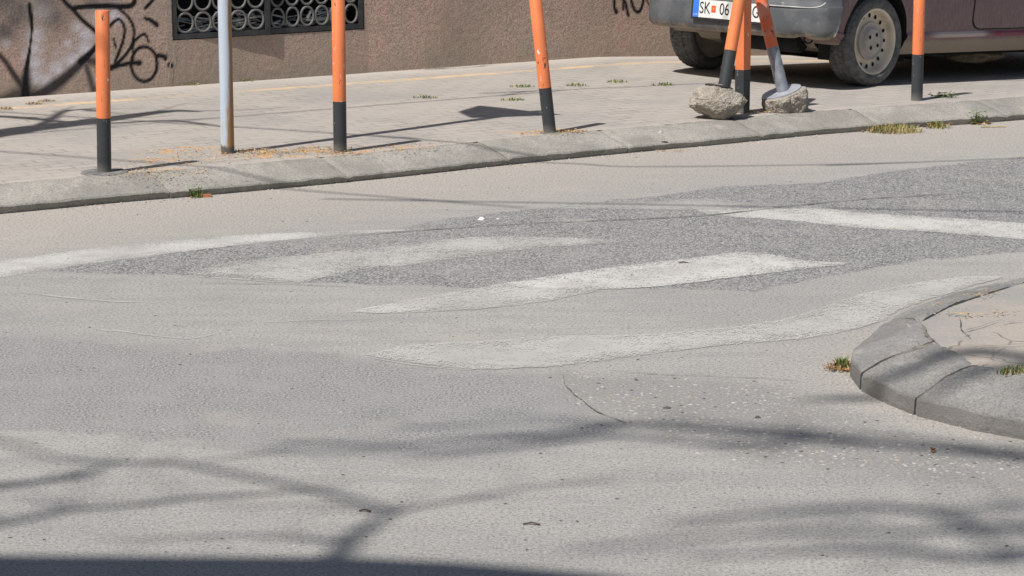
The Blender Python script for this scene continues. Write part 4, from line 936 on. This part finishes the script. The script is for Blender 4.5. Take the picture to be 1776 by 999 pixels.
t2.limb([caster(1950,960,h),caster(1776,915,10),caster(1600,920,10.3),caster(1350,925,10.5),caster(1000,950,10.5)],[0.02419,0.02419,0.01814,0.0121],16,.7)
t2.limb([Q,caster(1850,655,9.4,.1),caster(1700,655,9.4,.1),caster(1640,690,9.3,.06)],[0.0612,0.049,0.0428,0.0245],4,.3)
t2.limb([caster(1850,655,9.4,.1),caster(1776,620,9.6,.13),caster(1700,604,9.6,.13),caster(1630,612,9.6,.13),caster(1560,640,9.5,.1),caster(1490,662,9.5,.07),caster(1400,694,9.4)],[0.0551,0.049,0.049,0.0428,0.0367,0.0184],5,.3)
t2.done()
caster=caster_
h=5.2
t3=Tree((-7.6,12.2),'bare tree beside the far pavement, left of the frame')
T3=np.array([-7.3,12.3,4.2]); t3.trunk([(-7.6,12.2,0),(-7.5,12.2,2.2),T3],[.15,.08])
Q=caster(-150,245,h,.1)
t3.limb([T3,Q,caster(0,231,h,.1),caster(60,222,h,.1),caster(170,209,h,.1),caster(230,200,h,.1),caster(300,192,h,.1),caster(345,193,h,.1)],[.15,.14,.13,.11,.085,.055,.02],14,.6)
t3.limb([Q,caster(-40,205,5.4,.1),caster(50,206,5.4,.1),caster(130,214,5.3,.1),caster(200,214,5.3,.1),caster(300,210,5.3,.1),caster(410,222,5.3,.1)],[.06,.045,.035,.03,.025,.015],8,.4)
t3.limb([caster(60,222,h,.1),caster(110,195,5.4,.1),caster(150,190,5.4,.1),caster(185,196,5.4,.1)],[.04,.03,.025,.01],8,.35)
t3.done()
# utility cables
def cable(px,h,label,r=.011):
    pts=[caster(u,v,h,z) for u,v,z in px]; a=pts[0]+(pts[0]-pts[1])/np.linalg.norm(pts[0]-pts[1])*14; b=pts[-1]+(pts[-1]-pts[-2])/np.linalg.norm(pts[-1]-pts[-2])*14
    mb=MB(); mb.tube(smooth_line([a]+pts+[b],8),r,6); prop(mb.build('overhead_cable',simple('cable_black',(.03,.03,.03),.6,.1),None,True),label,'cable','overhead cables'); return a,b
e1=cable([(700,179,.1),(863,166,.1),(930,158,.1),(1150,148,.1)],6.0,'black overhead cable whose shadow crosses the pavement near the wall',.012)
e2=cable([(405,220,.1),(577,231,.1),(740,243,.1),(850,262,.06),(1000,284,0),(1100,289,0),(1404,286,0),(1595,281,0),(1776,274,0)],6.5,'black overhead cable whose shadow slants from pavement to road',.012)
e3=cable([(560,333,0),(701,344,0),(790,349,0),(950,352,0)],7.2,'black overhead cable shading the kerbside dust',.012)
for i,(a,lab) in enumerate(((e1[0],'left utility pole carrying the pavement cable'),(e1[1],'right utility pole carrying the pavement cable'),(e2[0],'left utility pole carrying the slanting cable'),(e2[1],'right utility pole carrying the slanting cable'),(e3[0],'left utility pole carrying the kerbside cable'),(e3[1],'right utility pole carrying the kerbside cable'))):
    mb=MB(); mb.tube([(0,0,0),(0,0,a[2]+.4)],[.13,.09],14); prop(mb.build('utility_pole',M_KERB,None,True,loc=(a[0],a[1]+.15,0)),lab,'pole','utility poles outside the frame')
# the house behind the photographer that shades the near road
HB=10.0; A=[caster(u,v,HB) for u,v in ((0,963),(600,966),(800,975),(1050,996),(1130,1012))]
hb=empty('street_house',(A[0][0],A[0][1],0),'plain grey rendered house behind the photographer to the left','building')
ft=[(A[0][0]-14,A[0][1]+.2)]+[(p[0],p[1]) for p in A]; bk=[(A[-1][0]+.1,-9),(A[0][0]-14,-9)]; ring=ft+bk; n=len(ring)
ox,oy=A[0][0],A[0][1]
V=[(x_-ox,y_-oy,z) for z in (0,HB) for x_,y_ in ring]
Fc=[(i,(i+1)%n,n+(i+1)%n,n+i) for i in range(n)]+[tuple(range(n,2*n))]
mesh('wall',V,Fc,simple('grey_render',(.34,.32,.29),.9,.15,2,0,.3),hb)
for zc in (1.6,4.6,7.6):
    for xc in (-12,-9.5,-7,-4.5,-2):
        mb=MB(); mb.box((0,0,0),(1.1,.05,1.4)); mb.build('window',M_GLASS,hb,loc=(xc,.12,zc))
